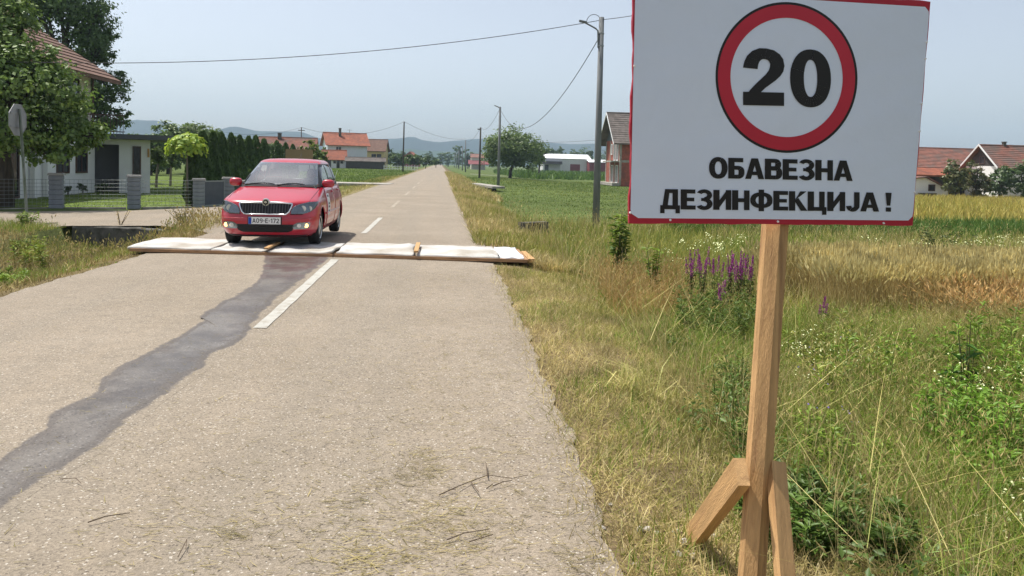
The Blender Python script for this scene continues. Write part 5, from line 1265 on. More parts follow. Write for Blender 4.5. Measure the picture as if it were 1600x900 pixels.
bush('shrub', 'small round dark shrub by the white house wall', 129, 285, 301, 16, 34.5, 500, .09, C_DARKT, 'shrub', seed=11); bush('shrub', 'low dark shrub left of the round shrub by the house', 106, 289, 301, 13, 34, 400, .09, C_DARKT, 'shrub', seed=12); bush('shrub', 'low dark planting in front of the porch opening', 160, 285, 300, 30, 35.5, 700, .09, C_DARKT, 'shrub', seed=13)
bush('shrub', 'dark clipped shrub at the foot of the ball tree', 300, 292, 321, 20, 27.6, 800, .07, [(.03,.05,.02),(.05,.05,.03)], 'shrub', seed=14)
for i, (px, yt, yb, wp, Y, cs, lb) in enumerate(((604,227,262,34,215,C_DARKT,'dark tall tree right of the yellow house'),(622,240,262,30,200,C_MID,'round green bush left of the lone pole'),(645,241,262,36,185,C_MID,'round green bush right of the lone pole'),(665,243,260,30,210,C_MID,'green bush nearing the road end on the left'),(681,246,259,20,260,C_MID,'last small green bush where the road vanishes'),(628,236,250,14,330,C_DARKT,'dark far tree beside the far red house'),(586,236,262,22,230,C_DARKT,'dark tree between the yellow house and tall tree'))):
    bush('roadside_bush', lb, px, yt, yb, wp, Y, 1500, .6, cs, 'bush', group='bushes left of the far road', seed=i+20)
for i, (px, yt, yb, wp, Y, lb) in enumerate(((716,223,262,22,420,'tall dark tree clump behind the far grey poles'),(700,236,262,22,470,'dark rounded tree right of the road end'),(688,238,258,16,560,'small dark tree closing the road end'),(670,236,256,18,520,'dark tree left of the road end'),(731,232,262,16,380,'ragged dark tree left of the far pale house'),(872,228,264,30,330,'dark tree behind the left end of the hall'),(898,232,262,30,360,'low dark tree behind the middle of the hall'),(920,231,262,22,350,'low dark tree behind the right end of the hall'),(858,224,262,20,300,'dark green tree just left of the hall roof'))):
    bush('far_tree', lb, px, yt, yb, wp, Y, 1100, 1.0, C_DARKT, group='far trees on the plain', seed=i+40, nb=5)
for i, (px, yt, yb, wp, Y, cs, lb) in enumerate(((1492,248,310,44,69,[(.07,.085,.035),(.10,.09,.045),(.05,.065,.028)],'brownish green bush left of the farmhouse gable'),(1522,250,311,50,70,[(.07,.08,.035),(.11,.085,.05),(.05,.065,.028)],'reddish tinged bush under the farmhouse gable'),(1560,252,311,56,71,C_DARKT,'dark green bush right of the farmhouse gable'),(1600,247,311,60,71,C_DARKT,'dark green bush at the right picture edge'),(1650,245,311,70,72,C_DARKT,'dark bush beyond the right picture edge'))):
    bush('farm_bush', lb, px, yt, yb, wp, Y, 2600, .26, cs, 'bush', group='bushes before the farm', seed=i+60)
b0 = D(1112, 262, 230)
# far woods along the plain
def woods(name, label, x0, x1, Y, hmin, hmax, n, size, cols, seed):
    r = np.random.default_rng(seed); k = max(8, int((x1-x0)/(hmax*.55))); bl_ = []
    for i in range(k):
        x = x0+(x1-x0)*(i+r.random())/k; h_ = hmin+(hmax-hmin)*r.random()**1.5; bl_.append((x, Y+r.uniform(-12, 12), h_*.5-.4, h_*.55, h_*.5, h_*.55))
    o = crown(name, bl_, n, size, cols, None, 'leaf_dark', clump=.28, hollow=.3); o['kind'] = 'stuff'; return o
woods('woods', '', -420, -40, 640, 9, 19, 9000, 2.2, C_DARKT, 1); woods('woods', '', 40, 560, 620, 8, 17, 12000, 2.2, C_DARKT, 2); woods('woods', '', -60, 60, 930, 10, 18, 3000, 2.4, C_DARKT, 3)

# ------------------------------------------------------------------ grass, weeds, grain
def inpx(poly, n, h0, seed=0):
    """points on the ground inside a patch whose tops are seen in the given outline (ground corners)"""
    o = []
    c = [P(px, py, h0) for px, py in poly]; xs_ = [q.x for q in c]; ys_ = [q.y for q in c]; pl_ = [(q.x, q.y) for q in c]
    while len(o) < n:
        q = (random.uniform(min(xs_), max(xs_)), random.uniform(min(ys_), max(ys_)))
        if inpoly(q, pl_): o.append(q)
    return np.array(o)
def blades(name, x, y, h, wd, cols, lean=.35, flat=0., curl=.5, head=None, seedcol=None, mat_='blade', z=None, azi=None):
    n = len(x); z0 = (terr(x, y) if z is None else z); a = rng.random(n)*2*np.pi if azi is None else azi; up = np.cos(np.clip(rng.normal(0, lean, n)+flat, -1.5, 1.5))
    hx = np.sqrt(1-up**2); d = np.c_[np.cos(a)*hx, np.sin(a)*hx, up]; b = np.c_[-np.sin(a), np.cos(a), 0*a]
    f = rng.random(n)*np.pi; b = b*np.cos(f)[:, None]+np.c_[np.cos(a), np.sin(a), 0*a]*np.sin(f)[:, None]
    p0 = np.c_[x, y, z0-.01]; h = h[:, None]; w_ = (np.ones(n)*wd)[:, None]
    c1 = d*h*.5; tip = d*h+np.c_[np.cos(a), np.sin(a), -.6+0*a]*h*curl*rng.random((n, 1))*.6
    tip[:, 2] = np.maximum(tip[:, 2], .012)
    V = np.stack([p0-b*w_*.5, p0+b*w_*.5, p0+c1+b*w_*.42, p0+c1-b*w_*.42, p0+tip], 1).reshape(-1, 3); k = np.arange(n)*5
    Fq = np.stack([k, k+1, k+2, k+3], 1); Ft = np.stack([k+3, k+2, k+4], 1); C = np.repeat(cols, 5, 0)
    if head is not None:   # seed heads: a small diamond at the tip
        hp = p0+tip; hd_ = tip-c1; hd_ /= np.linalg.norm(hd_, axis=1)[:, None]; hl, hwid = head; L_ = hl*(.6+.8*rng.random((n, 1)))
        Vh = np.concatenate([np.stack([hp-hd_*L_*.5, hp+bb2*hwid, hp+hd_*L_*.6, hp-bb2*hwid], 1) for bb2 in (b, np.cross(b, hd_))], 0).reshape(-1, 3)
        kh = np.arange(2*n)*4+len(V); V = np.concatenate([V, Vh]); Fq = np.concatenate([Fq, np.stack([kh, kh+1, kh+2, kh+3], 1)]); C = np.concatenate([C, np.repeat(np.tile(seedcol, (2, 1)), 4, 0)])
    o = np_mesh(name, V, [Fq, Ft], M[mat_], None, C); o['kind'] = 'stuff'; return o
def scatter(n, x0, x1, y0, y1, keep=None, bias=1.):
    x = x0+(x1-x0)*rng.random(n); y = y0+(y1-y0)*rng.random(n)**bias
    if keep is not None: k = keep(x, y); x, y = x[k], y[k]
    return x, y
def patchy(x, y, s, ph): return (np.sin(x*s+ph)+np.sin(y*s*.8+x*s*.5+ph*2)+np.sin((x-y)*s*.6+ph*3)+np.sin(x*s*2.3-y*s*1.9+ph))/4
cut = lambda x, y: ~((x < 1.5) & (y > 11.6) & (y < 14.7)) & ~((np.abs(x-cu.location.x) < .75) & (y < cu.location.y+.4) & (y > cu.location.y-2.2))
def pick2(x, y, A, B, s, ph, k=0.): return np.where((patchy(x, y, s, ph)+rng.normal(0, .3, len(x)) > k)[:, None], ramp_pick(A, len(x)), ramp_pick(B, len(x)))
redge = lambda y: np.interp(y, [-6, 2, 4, 7, 12, 20, 40, 110], [.69, .73, .77, .84, .88, .92, 1.0, 1.2])
# mown dry verge by the road
x, y = scatter(80000, .46, 2.3, 1.6, 13, cut, 1.5); x = x+(redge(y)-.66)*1.
k = rng.random(len(x)) < np.clip(1.2-(x-redge(y)-1.1)*.9, .25, 1)*np.clip((x-redge(y)+.16)*4, .05, 1); x, y = x[k], y[k]
blades('dry_grass', x, y, .05+.09*rng.random(len(x)), .0042, pick2(x, y, C_STRAW, C_OLIVE+C_STRAW, 2.2, 1), lean=.5, flat=1.05, curl=.2, z=terr(x, y)+.035*rng.random(len(x))**2)
x, y = scatter(16000, .66, 2.4, 1.8, 13, lambda x, y: cut(x, y) & (patchy(x, y, 2.6, 4) > .05), 1.4); x = x+(redge(y)-.66)
blades('short_grass', x, y, .05+.10*rng.random(len(x)), .005, pick2(x, y, C_OLIVE, C_GREEN, 3, 2), lean=.5, flat=.3)
x, y = scatter(26000, .7, 2.8, 12, 45, cut, 1.6); blades('dry_grass', x, y, .10+.22*rng.random(len(x)), .014, pick2(x, y, C_STRAW, C_OLIVE, 1.2, 1), lean=.5, flat=.4)
x, y = scatter(9000, .8, 3.5, 42, 130, None, 1.3); blades('dry_grass', x, y, .2+.35*rng.random(len(x)), .05, pick2(x, y, C_STRAW, C_OLIVE, .5, 1), lean=.5, flat=.3)
# tall rough grass of the ditch bank
def edgeX(y): return np.interp(y, [1.5, 3, 5, 8, 12, 20], [1.55, 1.55, 1.62, 1.75, 1.85, 1.9])
kf = lambda x, y: (x > edgeX(y)+.25*patchy(x, y, 3, 2)) & (x < 1.2+y*.92)
x, y = scatter(150000, 1.3, 9, 1.7, 9.5, kf, 1.25); e = np.clip((x-edgeX(y))/.9, .25, 1)
blades('tall_grass', x, y, (.16+.40*rng.random(len(x)))*e, .0048, pick2(x, y, C_OLIVE+C_STRAW, C_GREEN+C_OLIVE, 1.6, 5, .05), lean=.6, curl=1.0)
x, y = scatter(42000, 1.5, 22, 9, 26, lambda x, y: cut(x, y) & (x > 1.9) & (x < 1.5+y*.85), 1.15); e = np.clip((x-1.7)/.9, .3, 1)
blades('tall_grass', x, y, (.22+.38*rng.random(len(x)))*e, .013, pick2(x, y, C_OLIVE+C_YEL[:1], C_GREEN+C_OLIVE, .9, 3, .0), lean=.32, curl=.7)
# broad fresh green blades in clumps, and low clover-like cover
x, y = scatter(30000, 1.45, 9, 1.7, 10, lambda x, y: kf(x, y) & (patchy(x, y, 2.1, 9) > .12), 1.2); n = len(x); e = np.clip((x-edgeX(y))/.8, .3, 1)
blades('green_grass', x, y, (.18+.40*rng.random(n))*e, .009, ramp_pick(C_GREEN+C_LUSH+[(.15,.19,.04)], n), lean=.6, curl=1.2)
x, y = scatter(16000, 1.3, 7, 1.7, 8, lambda x, y: kf(x, y) & (patchy(x, y, 1.7, 3) > -.1), 1.2); n = len(x)
pz = np.c_[x, y, terr(x, y)+.03+.16*rng.random(n)]; V, F = leaf_cloud(pz, unit(n)*.7+np.array([0, 0, 1]), .045, .5, 0, .4)
o = np_mesh('ground_leaves', V, [F], M['blade'], None, np.repeat(ramp_pick([(.05,.085,.025),(.07,.11,.032),(.045,.07,.022)], n), 4, 0)); o['kind'] = 'stuff'
# dry stalks with pale seed heads
x, y = scatter(9000, 1.5, 8, 1.8, 11, lambda x, y: kf(x, y) & (patchy(x, y, 1.3, 7) > -.35), 1.2); n = len(x)
blades('dry_stalks', x, y, .34+.44*rng.random(n), .003, ramp_pick(C_STRAW, n), lean=.42, curl=.45, head=(.045, .0032), seedcol=ramp_pick(C_STRAW+[(.42,.35,.22)], n))
x, y = scatter(7000, 1.9, 18, 10, 25, lambda x, y: cut(x, y) & (x < 1.5+y*.85) & (patchy(x, y, .6, 7) > -.2)); n = len(x)
blades('dry_stalks', x, y, .45+.4*rng.random(n), .009, ramp_pick(C_STRAW, n), lean=.36, curl=.35, head=(.07, .006), seedcol=ramp_pick(C_STRAW+[(.42,.35,.22)], n))
# lodged long stalks lying across the grass
x, y = scatter(500, 1.6, 7, 1.9, 8, kf, 1.2); n = len(x); blades('lodged_stalks', x, y, .5+.5*rng.random(n), .0042, ramp_pick([(.40,.34,.19),(.33,.28,.13),(.22,.23,.08)], n), lean=.2, flat=1.05, curl=.1, z=terr(x, y)+.12+.2*rng.random(n))
q = inpx([(925,435),(1060,420),(1075,520),(960,520)], 3800, -.35); x, y = q[:, 0], q[:, 1]; n = len(x)
blades('reddish_grass', x, y, .22+.36*rng.random(n), .005, ramp_pick([(.27,.17,.085),(.22,.135,.07),(.32,.22,.11)], n), lean=.45, curl=.6, head=(.06, .006), seedcol=ramp_pick([(.32,.22,.12),(.27,.18,.10)], n))
# wheat strip
wxl = D(1252, 430, 11).x; wx0 = lambda y: wxl+.25*np.sin(y*3)
x, y = scatter(46000, 4.1, 17, 9.1, 12.6, lambda x, y: (x > wx0(y)) & (y > 9.75+.22*np.sin(x*2.1)-.07*(x-4.5)) & (x < 1.5+y*1.2)); n = len(x)
blades('wheat', x, y, .70+.20*rng.random(n), .0055, ramp_pick([(.27,.20,.115),(.21,.155,.085),(.32,.25,.15)], n), lean=.16, curl=.35, head=(.10, .012), seedcol=ramp_pick([(.37,.31,.20),(.31,.25,.15),(.43,.37,.25)], n))
x, y = scatter(5000, 6.2, 10, 7.4, 9.8, lambda x, y: (x > 6.3+.3*np.sin(y*4)+(9.8-y)*.5)); n = len(x)
blades('wheat', x, y, .5+.3*rng.random(n), .0055, ramp_pick([(.25,.18,.11),(.20,.14,.085),(.30,.225,.14)], n), lean=.4, curl=.7, head=(.09, .012), seedcol=ramp_pick([(.40,.28,.17),(.34,.22,.13)], n))
# yellow grain field and the green strip before it
x, y = scatter(60000, 8, 95, 26, 75, lambda x, y: (x > 5+y*.28) & (x < 1+y*.95), .8); n = len(x)
blades('grain_field', x, y, .5+.35*rng.random(n), .06, pick2(x, y, C_YEL, C_YEL+[(.18,.19,.05)], .12, 2, -.1), lean=.3, curl=.4)
x, y = scatter(16000, 6, 30, 22.5, 27.5, lambda x, y: (x > 5+y*.1) & (x < 1+y*.95)); n = len(x)
blades('green_strip', x, y, .45+.25*rng.random(n), .035, ramp_pick([(.055,.10,.026),(.07,.115,.03)], n), lean=.3)
# green field right of the road, lawn and verge on the left
x, y = scatter(52000, 2.4, 42, 24, 120, lambda x, y: x < 3+y*.34, 1.4); n = len(x)
blades('meadow_grass', x, y, .03+.06*rng.random(n)+.0006*y, .018+.0004*y, pick2(x, y, C_MEAD, C_MEAD+C_OLIVE[:2], .25, 2, -.2), lean=.5)
x, y = scatter(6000, 14, 60, 135, 250, lambda x, y: (x < 6+y*.22) & (x > y*.07)); n = len(x); blades('reed_hedge', x, y, .8+.8*rng.random(n), .3, ramp_pick([(.05,.09,.025),(.07,.11,.03)], n), lean=.4)
x, y = scatter(14000, -22, -5.5, 25.5, 50, lambda x, y: (x < -4.8) & (x > -y*.55)); n = len(x)
blades('lawn_grass', x, y, .04+.05*rng.random(n), .02, ramp_pick([(.10,.145,.03),(.13,.17,.04),(.085,.12,.028)], n), lean=.5)
x, y = scatter(16000, -30, -4.6, 55, 150, lambda x, y: (x > -y*.25), 1.2); n = len(x)
blades('meadow_grass', x, y, .12+.2*rng.random(n), .06, pick2(x, y, C_MEAD, C_GREEN, .2, 2, -.2), lean=.5)
x, y = scatter(6000, -6.6, -4.25, 20.5, 90, lambda x, y: x < -4.3-.2*rng.random(len(x))); n = len(x)
blades('verge_grass', x, y, .08+.2*rng.random(n), .02, ramp_pick(C_STRAW+C_OLIVE, n), lean=.5, flat=.3)
# left ditch bank
le = lambda y: np.interp(y, [6, 13, 16.2, 18, 19.5], [-4.78, -4.62, -4.75, -4.9, -5.2])
yw = lambda x: 18.49-.148*(x+8.4)
x, y = scatter(90000, -15, -4.6, 8.5, 20.5, lambda x, y: (x < le(y)+.06*np.sin(y*5)) & (x > -y*.72) & (y < np.where((x > -8.6) & (x < -5.9), yw(x)-.05, 18.45+np.clip(-8.6-x, 0, 9)*.5)), .8)
k = (rng.random(len(x)) < np.where(x > -6.2, 1, .75)); x, y = x[k], y[k]; n = len(x); e = np.clip((le(y)-x)/.8, .25, 1)
gk = (patchy(x, y, 1.2, 3) > .25) | ((x < -8.8) & (y < 15.2)) | (y > 17)
blades('bank_grass', x, y, (.07+.20*rng.random(n))*e*np.where((x > -8.6) & (x < -5.4) & (y > 15.2), .6, 1), .010, np.where((gk & (rng.random(n) < .8))[:, None], ramp_pick(C_GREEN+C_OLIVE, n), ramp_pick(C_STRAW+[(.17,.11,.06),(.10,.08,.04),(.12,.09,.045)], n)), lean=.6, flat=.35*1, curl=.8)
x, y = scatter(1300, -8.6, -4.9, 14.6, 18.0, lambda x, y: x < le(y)); n = len(x); blades('dry_stalks', x, y, .12+.28*rng.random(n), .007, ramp_pick(C_STRAW+C_OLIVE, n), lean=.35, head=(.07, .012), seedcol=ramp_pick(C_STRAW+C_OLIVE, n))
x, y = scatter(800, -6.4, -4.6, 17.2, 20, lambda x, y: ((x+5.45)/.8)**2+((y-18.6)/1.1)**2 < 1); n = len(x); blades('dry_stalks', x, y, .15+.35*rng.random(n), .008, ramp_pick(C_STRAW+C_OLIVE+[(.14,.09,.06)], n), lean=.4, head=(.06, .014), seedcol=ramp_pick(C_STRAW+[(.16,.12,.09)], n))
# straw and clippings on the asphalt
cl = []
for px, py, w_, n in ((740,470,60,240),(760,520,70,300),(700,560,80,300),(690,640,60,260),(665,715,22,170),(660,742,26,240),(640,790,90,500),(690,820,60,500),(560,880,40,330),(640,880,60,420),(370,835,26,170),(300,800,90,200),(520,800,90,420),(460,860,120,320),(800,700,120,320),(850,800,70,300),(780,600,60,220),(250,820,120,150),(560,700,140,280),(300,700,120,90),(900,880,40,260),(740,850,60,420)):
    c = P(px, py); s = (P(px+w_, py)-c).length; q = rng.normal(size=(int(n*.6), 2))*[s*.75, s*1.0]; cl.append(q+[c.x, c.y])
cl = np.concatenate(cl+[np.c_[scatter(2600, -2.2, .75, 1.9, 11)], np.c_[scatter(2600, -.9, .8, 2.6, 11.5, lambda x, y: patchy(x, y, 1.6, 6) > 0)], np.c_[scatter(700, -4.4, .75, 1.9, 9)]]); k = (cl[:, 0] < redge(cl[:, 1])) & (cl[:, 0] > -4.5) & (cl[:, 1] > 1.7) & (cl[:, 1] < 11.9); cl = cl[k]; n = len(cl)
blades('straw', cl[:, 0], cl[:, 1], .02+.10*rng.random(n)**3, .0032, ramp_pick([(.24,.19,.105),(.18,.14,.08),(.29,.235,.14),(.10,.08,.045),(.15,.13,.06),(.11,.09,.045)], n), lean=.02, flat=1.53, curl=.0, azi=rng.normal(0, .55, n)+np.pi*rng.integers(0, 2, n), z=np.array([on_road(a, b) for a, b in cl])+.014)
# broad-leaved weeds
def weeds(name, x, y, hmin, hmax, nl, ls, cols, asp=.3, spread=.16, stemc=(.10,.13,.04)):
    Ps = []; Ns = []; Ts = []; st = []
    for a, b in zip(x, y):
        h = hmin+(hmax-hmin)*random.random(); z0 = tz(a, b); lx, ly = random.uniform(-.15, .15)*h, random.uniform(-.15, .15)*h
        u = .12+.88*rng.random(nl)**.8; an = rng.random(nl)*2*np.pi; rd = spread*h*(1.15-u)*rng.random(nl)**.5+.03
        Ps.append(np.c_[a+lx*u+np.cos(an)*rd, b+ly*u+np.sin(an)*rd, z0+u*h]); Ts.append(np.c_[np.cos(an), np.sin(an), .45+0*an]); Ns.append(np.c_[-np.cos(an)*.4, -np.sin(an)*.4, 1+0*an])
        st.append(((a, b, z0), (a+lx*.5, b+ly*.5, z0+h*.5), (a+lx, b+ly, z0+h)))
    Pp = np.concatenate(Ps); V, F = leaf_cloud(Pp, np.concatenate(Ns)+unit(len(Pp))*.3, ls, asp, -.2, .5, np.concatenate(Ts)); C = np.repeat(ramp_pick(cols, len(Pp)), 4, 0)
    mb = MB()
    for s in st: mb.tube(s, [.006, .005, .002], 3, cap=False)
    sv = np.array(mb.v); sf = np.array(mb.f)+len(V); V = np.concatenate([V, sv]); C = np.concatenate([C, np.tile(stemc, (len(sv), 1))])
    o = np_mesh(name, V, [F, sf], M['blade'], None, C); o['kind'] = 'stuff'; return o
q = inpx([(1420,640),(1640,560),(1660,760),(1560,760),(1440,720)], 140, -.15); weeds('weeds', q[:, 0], q[:, 1], .25, .72, 44, .068, C_LUSH+[(.10,.17,.04)], .34)
q = inpx([(1300,600),(1480,540),(1640,520),(1640,640),(1420,640)], 120, -.25); weeds('weeds', q[:, 0], q[:, 1], .25, .75, 38, .072, C_LUSH+C_GREEN, .30)
q = inpx([(1280,560),(1640,500),(1660,860),(1480,860),(1400,720),(1280,660)], 7000, -.2); x, y = q[:, 0], q[:, 1]; n = len(x)
blades('meadow_stems', x, y, .35+.45*rng.random(n), .0055, ramp_pick(C_GREEN+C_LUSH+C_OLIVE+C_STRAW[:1], n), lean=.4, curl=.9, head=(.05, .0035), seedcol=ramp_pick(C_STRAW+C_OLIVE, n))
q = inpx([(1225,560),(1330,520),(1400,620),(1280,660)], 55, -.3); weeds('weeds', q[:, 0], q[:, 1], .3, .55, 36, .07, C_GREEN+C_OLIVE, .3)
q = inpx([(1105,610),(1165,580),(1165,720),(1118,700)], 26, -.15); weeds('weeds', q[:, 0], q[:, 1], .18, .42, 40, .04, [(.05,.085,.02),(.075,.11,.028)], .4)
q = inpx([(1050,505),(1185,500),(1185,575),(1060,570)], 60, -.45); weeds('weeds', q[:, 0], q[:, 1], .3, .62, 44, .07, [(.055,.085,.025),(.08,.11,.03)], .28)
q = inpx([(1130,800),(1260,760),(1420,800),(1400,880),(1200,900)], 110, -.15); weeds('weeds', q[:, 0], q[:, 1], .08, .22, 40, .06, [(.05,.085,.022),(.07,.11,.03)], .3)
q = inpx([(1230,680),(1330,660),(1420,720),(1300,760)], 70, -.2); weeds('weeds', q[:, 0], q[:, 1], .12, .38, 30, .05, C_GREEN, .4)
q = inpx([(-10,415),(38,405),(40,455),(0,470)], 30, -.3); weeds('weeds', q[:, 0], q[:, 1], .12, .28, 36, .07, C_GREEN, .4)
q = inpx([(20,368),(75,368),(75,385),(20,385)], 26, -.12); weeds('weeds', q[:, 0], q[:, 1], .25, .5, 30, .09, C_GREEN+C_OLIVE, .3)
q = inpx([(500,303),(1,1),(1,1)], 0, 0) if False else None
# white fleabane heads among the weeds
def flowers(name, q, hmin, hmax, r, cols, per=6):
    Ps = []
    for a, b in q:
        h = hmin+(hmax-hmin)*random.random(); z0 = tz(a, b); o = rng.normal(size=(per, 3))*[.05, .05, .03]; Ps.append(o+[a, b, z0+h])
    Pp = np.concatenate(Ps); n = len(Pp); nn = unit(n)*.5+np.array([0, -.25, 1]); V, F = leaf_cloud(Pp, nn, r, .9, 0, .2)
    V2, F2 = leaf_cloud(Pp+[0, 0, .002], nn, r, .9, 0, .2)
    o = np_mesh(name, np.concatenate([V, V2]), [F, F2+len(V)], M['petal'], None, np.repeat(np.concatenate([ramp_pick(cols, n)]*2), 4, 0)); o['kind'] = 'stuff'; return o
WH = [(.62,.62,.54),(.72,.72,.66),(.5,.5,.4)]
flowers('white_flowers', inpx([(1230,560),(1370,540),(1400,620),(1240,640)], 28, -.3), .35, .6, .013, WH); flowers('white_flowers', inpx([(1440,640),(1640,600),(1640,760),(1500,720)], 18, -.2), .45, .75, .014, WH)
flowers('white_flowers', inpx([(1030,420),(1180,410),(1190,440),(1040,450)], 30, -.5), .45, .7, .024, WH); flowers('white_flowers', inpx([(1240,420),(1640,400),(1640,420),(1240,440)], 90, -.5), .4, .65, .026, WH, 5); flowers('white_flowers', inpx([(1560,790),(1640,760),(1640,850),(1580,850)], 14, -.1), .2, .45, .016, WH)
flowers('blue_flowers', inpx([(1230,560),(1420,520),(1420,720),(1260,740)], 16, -.25), .2, .5, .014, [(.16,.12,.42),(.22,.16,.5)], 3)
# purple loosestrife: each plant a thing
LS = [(1078,478,.92,'leftmost purple loosestrife of the clump, spikes standing tall'),(1096,482,.98,'tallest purple loosestrife just right of the leftmost plant'),(1118,480,.86,'slender purple loosestrife in the middle gap of the clump'),(1138,484,.92,'bushy purple loosestrife left of the timber post'),(1155,488,.94,'densest purple loosestrife with many spikes near the timber post'),(1170,486,.90,'purple loosestrife partly hidden by the timber post'),(1128,500,.66,'low purple loosestrife in front of the clump'),(1282,520,.50,'short dull purple loosestrife right of the timber post')]
for i, (px, py, h, lb) in enumerate(LS):
    g_ = P(px, py, -.45); zb = tz(g_.x, g_.y); t = thing('loosestrife', lb, 'wildflower', (g_.x, g_.y, zb), 0, 'purple loosestrife clump')
    ns = [7, 7, 5, 9, 11, 6, 5, 3][i]; mb = MB(); Ps = []; Ls = []; h *= 1.0
    for k in range(ns):
        hh = h*random.uniform(.72, 1); a = random.random()*6.28; l_ = random.uniform(.02, .13); e = Vector((math.cos(a)*l_, math.sin(a)*l_, hh)); mb.tube([(0, 0, 0), e*.5+Vector((0, 0, .0)), e], [.004, .0035, .002], 4)
        m = 90; u = .70+.30*rng.random(m); an = rng.random(m)*6.28; rr2 = .019*(1.15-u)/.45; Ps.append(np.array(e)*u[:, None]+np.c_[np.cos(an)*rr2, np.sin(an)*rr2, 0*an])
        m2 = 26; u = .15+.55*rng.random(m2); an = rng.random(m2)*6.28; Ls.append((np.array(e)*u[:, None]+np.c_[np.cos(an), np.sin(an), 0*an]*.035, np.c_[np.cos(an), np.sin(an), .5+0*an]))
    mb.build('stem', mat('loosestrife_stem', (.10, .10, .04), .9), t) if i == 0 else mb.build('stem', bpy.data.materials['loosestrife_stem'], t)
    Pp = np.concatenate(Ps); V, F = leaf_cloud(Pp, unit(len(Pp))+[0, -.4, .3], .017, .8); np_mesh('blossom', V, [F], M['petal'], t, np.repeat(ramp_pick([(.22,.035,.24),(.29,.05,.30),(.16,.028,.17)], len(Pp)), 4, 0))
    Pp = np.concatenate([a for a, b in Ls]); T2 = np.concatenate([b for a, b in Ls]); V, F = leaf_cloud(Pp, unit(len(Pp))*.4+[0, 0, 1], .075, .25, 0, .4, T2); np_mesh('foliage', V, [F], M['blade'], t, np.repeat(ramp_pick([(.055,.085,.03),(.075,.11,.035)], len(Pp)), 4, 0))
def tallweed(px, py, ytop, z, lb, nst, spread, ls, cols, nl=40, h0=None, cat='weed', asp=.28, name='tall_weed'):
    g_ = P(px, py, z); zb = tz(g_.x, g_.y); h = D(px, ytop, g_.y).z-zb; t = thing(name, lb, cat, (g_.x, g_.y, zb)); mb = MB(); Pp = []; Tt = []
    for k in range(nst):
        a = random.random()*6.28; l_ = spread*random.uniform(.2, 1); hh = h*random.uniform(.7, 1) if k else h; e = Vector((math.cos(a)*l_, math.sin(a)*l_, hh)); mb.tube([(0, 0, 0), e*.5, e], [.009, .007, .003], 5)
        u = .1+.9*rng.random(nl); an = rng.random(nl)*6.28; Pp.append(np.array(e)*u[:, None]+np.c_[np.cos(an), np.sin(an), 0*an]*ls*.5); Tt.append(np.c_[np.cos(an), np.sin(an), .6+0*an])
    mb.build('stem', M['twig'] if cols is C_STRAW else bpy.data.materials['loosestrife_stem'], t); Pp = np.concatenate(Pp); V, F = leaf_cloud(Pp, unit(len(Pp))*.5+[0, 0, 1], ls, asp, 0, .4, np.concatenate(Tt)); np_mesh('foliage', V, [F], M['blade'], t, np.repeat(ramp_pick(cols, len(Pp)), 4, 0))
tallweed(964, 432, 330, -.3, 'tall leafy dark green weed standing left of the notice board corner', 8, .26, .17, C_GREEN+[(.05,.085,.03)], 46)
tallweed(1020, 470, 385, -.45, 'slim green weed left of the purple loosestrife clump', 5, .16, .12, C_GREEN, 36)
tallweed(1475, 408, 352, -.5, 'dark spindly weed clump at the edge of the wheat strip', 9, .7, .12, [(.06,.085,.03),(.05,.06,.03)], 34)
tallweed(188, 352, 328, -.08, 'spindly dry weed growing on top of the dark culvert wall', 5, .3, .05, C_STRAW, 16)
tallweed(290, 356, 322, -.06, 'dried brown seeding weed right of the dark culvert wall', 12, .5, .06, [(.13,.10,.06),(.10,.10,.045)], 26)
tallweed(40, 352, 330, -.1, 'green weeds round the foot of the grey sign pole', 8, .3, .12, C_GREEN, 22)
tallweed(1510, 640, 500, -.3, 'dark upright reed leaf clump among the lush weeds at right', 6, .10, .20, [(.03,.07,.02),(.04,.085,.022)], 9, asp=.1, name='reed')
g_ = P(1000, 612, -.05); n = 90; o = blades('grass_tussock', g_.x+rng.normal(0, .09, n), g_.y+rng.normal(0, .06, n), .25+.3*rng.random(n), .007, ramp_pick([(.40,.35,.2),(.33,.29,.15),(.25,.25,.10)], n), lean=.75, curl=1.1); del o['kind']; tag(o, 'pale bleached grass tussock arching beside the mown verge', 'grass tussock')

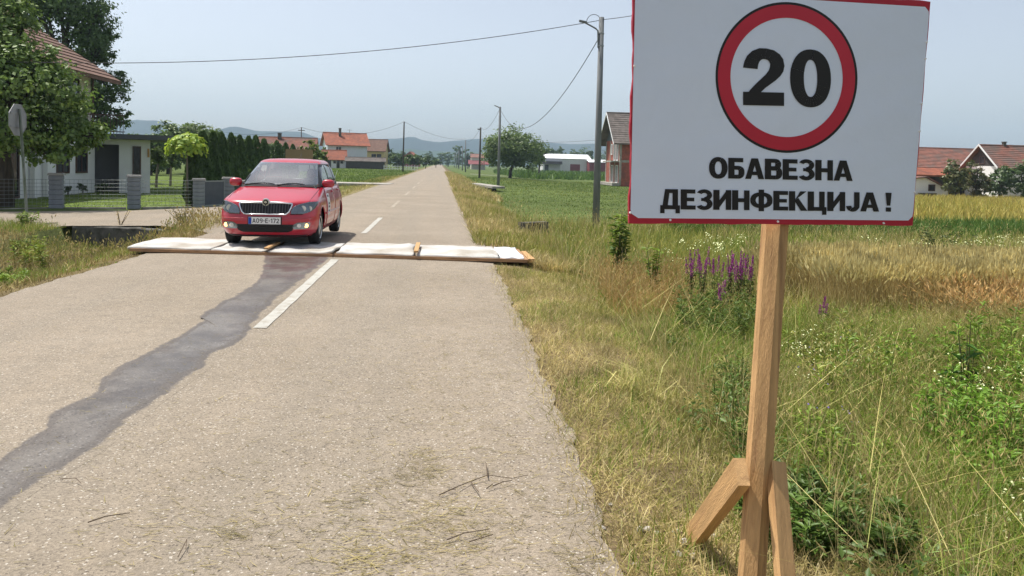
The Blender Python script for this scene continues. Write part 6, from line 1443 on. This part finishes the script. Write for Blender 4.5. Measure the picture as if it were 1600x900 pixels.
# ------------------------------------------------------------------ stones, twig, stick
for i, (px, py, r_) in enumerate(((1057,831,.016),(1085,826,.016),(1068,848,.020),(1028,834,.013),(1012,828,.015),(1000,830,.017),(954,791,.012),(1060,866,.018),(1083,868,.017),(993,886,.013),(942,829,.012),(1116,835,.014))):
    g_ = P(px, py, -.03); zb = tz(g_.x, g_.y); vs = []; bm = bmesh.new(); bmesh.ops.create_icosphere(bm, subdivisions=2, radius=1)
    for v_ in bm.verts: k = 1+random.uniform(-.18, .18); v_.co = Vector((v_.co.x*r_*1.3*k, v_.co.y*r_*k, v_.co.z*r_*.75*k))
    me = bpy.data.meshes.new('stone'); bm.to_mesh(me); bm.free(); o = link('stone', me, M['stone']); o.location = (g_.x, g_.y, zb+r_*.5); o.rotation_euler = (0, 0, random.random()*3)
    tag(o, 'small pale stone lying in the dry grass left of the sign braces', 'stone', 'pale stones on the dry verge')
def twig(name, lab, pts, rad, cat='twig'):
    c = P(*pts[0][0]); mb = MB()
    for br_ in pts:
        q = [P(a, b_, .02)-c for a, b_ in br_]; q = [Vector((v_.x, v_.y, .014+.010*(i % 2))) for i, v_ in enumerate(q)]; mb.tube(q, [rad*(1-.6*i/len(q)) for i in range(len(q))], 5)
    o = mb.build(name, M['twig']); o.location = (c.x, c.y, on_road(c.x, c.y)); tag(o, lab, cat)
twig('twig', 'dark branching twig lying on the asphalt near the right edge', [[(686,773),(715,763),(735,752),(762,745),(800,747),(825,745)],[(735,752),(748,772)],[(762,745),(759,725)],[(700,765),(712,767)],[(770,759),(785,756),(800,750)],[(760,763),(770,759)]], .0028)
twig('twig', 'dark twig lying on the asphalt near the bottom edge', [[(698,843),(725,836),(765,826)],[(733,846),(770,838)]], .0028)
twig('straw_stick', 'long pale brown stick on the asphalt at lower left', [[(137,818),(165,812),(203,803)]], .003, 'stick'); twig('straw_stick', 'thin bent straw on the asphalt above the brown stick', [[(94,750),(118,752),(127,757)]], .002, 'straw')
twig('straw_stick', 'short forked straw on the asphalt near the bottom', [[(278,872),(292,848),(290,860)]], .002, 'straw')

# ------------------------------------------------------------------ haze
hz = bpy.data.materials.new('haze'); hz.use_nodes = True; n_ = hz.node_tree.nodes; n_.clear(); o_ = n_.new('ShaderNodeOutputMaterial'); v_ = n_.new('ShaderNodeVolumePrincipled')
v_.inputs['Color'].default_value = (.62, .82, 1, 1); v_.inputs['Density'].default_value = HAZE; v_.inputs['Anisotropy'].default_value = .1
hz.node_tree.links.new(v_.outputs[0], o_.inputs['Volume'])
hb = MB().box(-2500, 2500, -80, 2600, -4, 170).build('haze', hz); hb['kind'] = 'stuff'
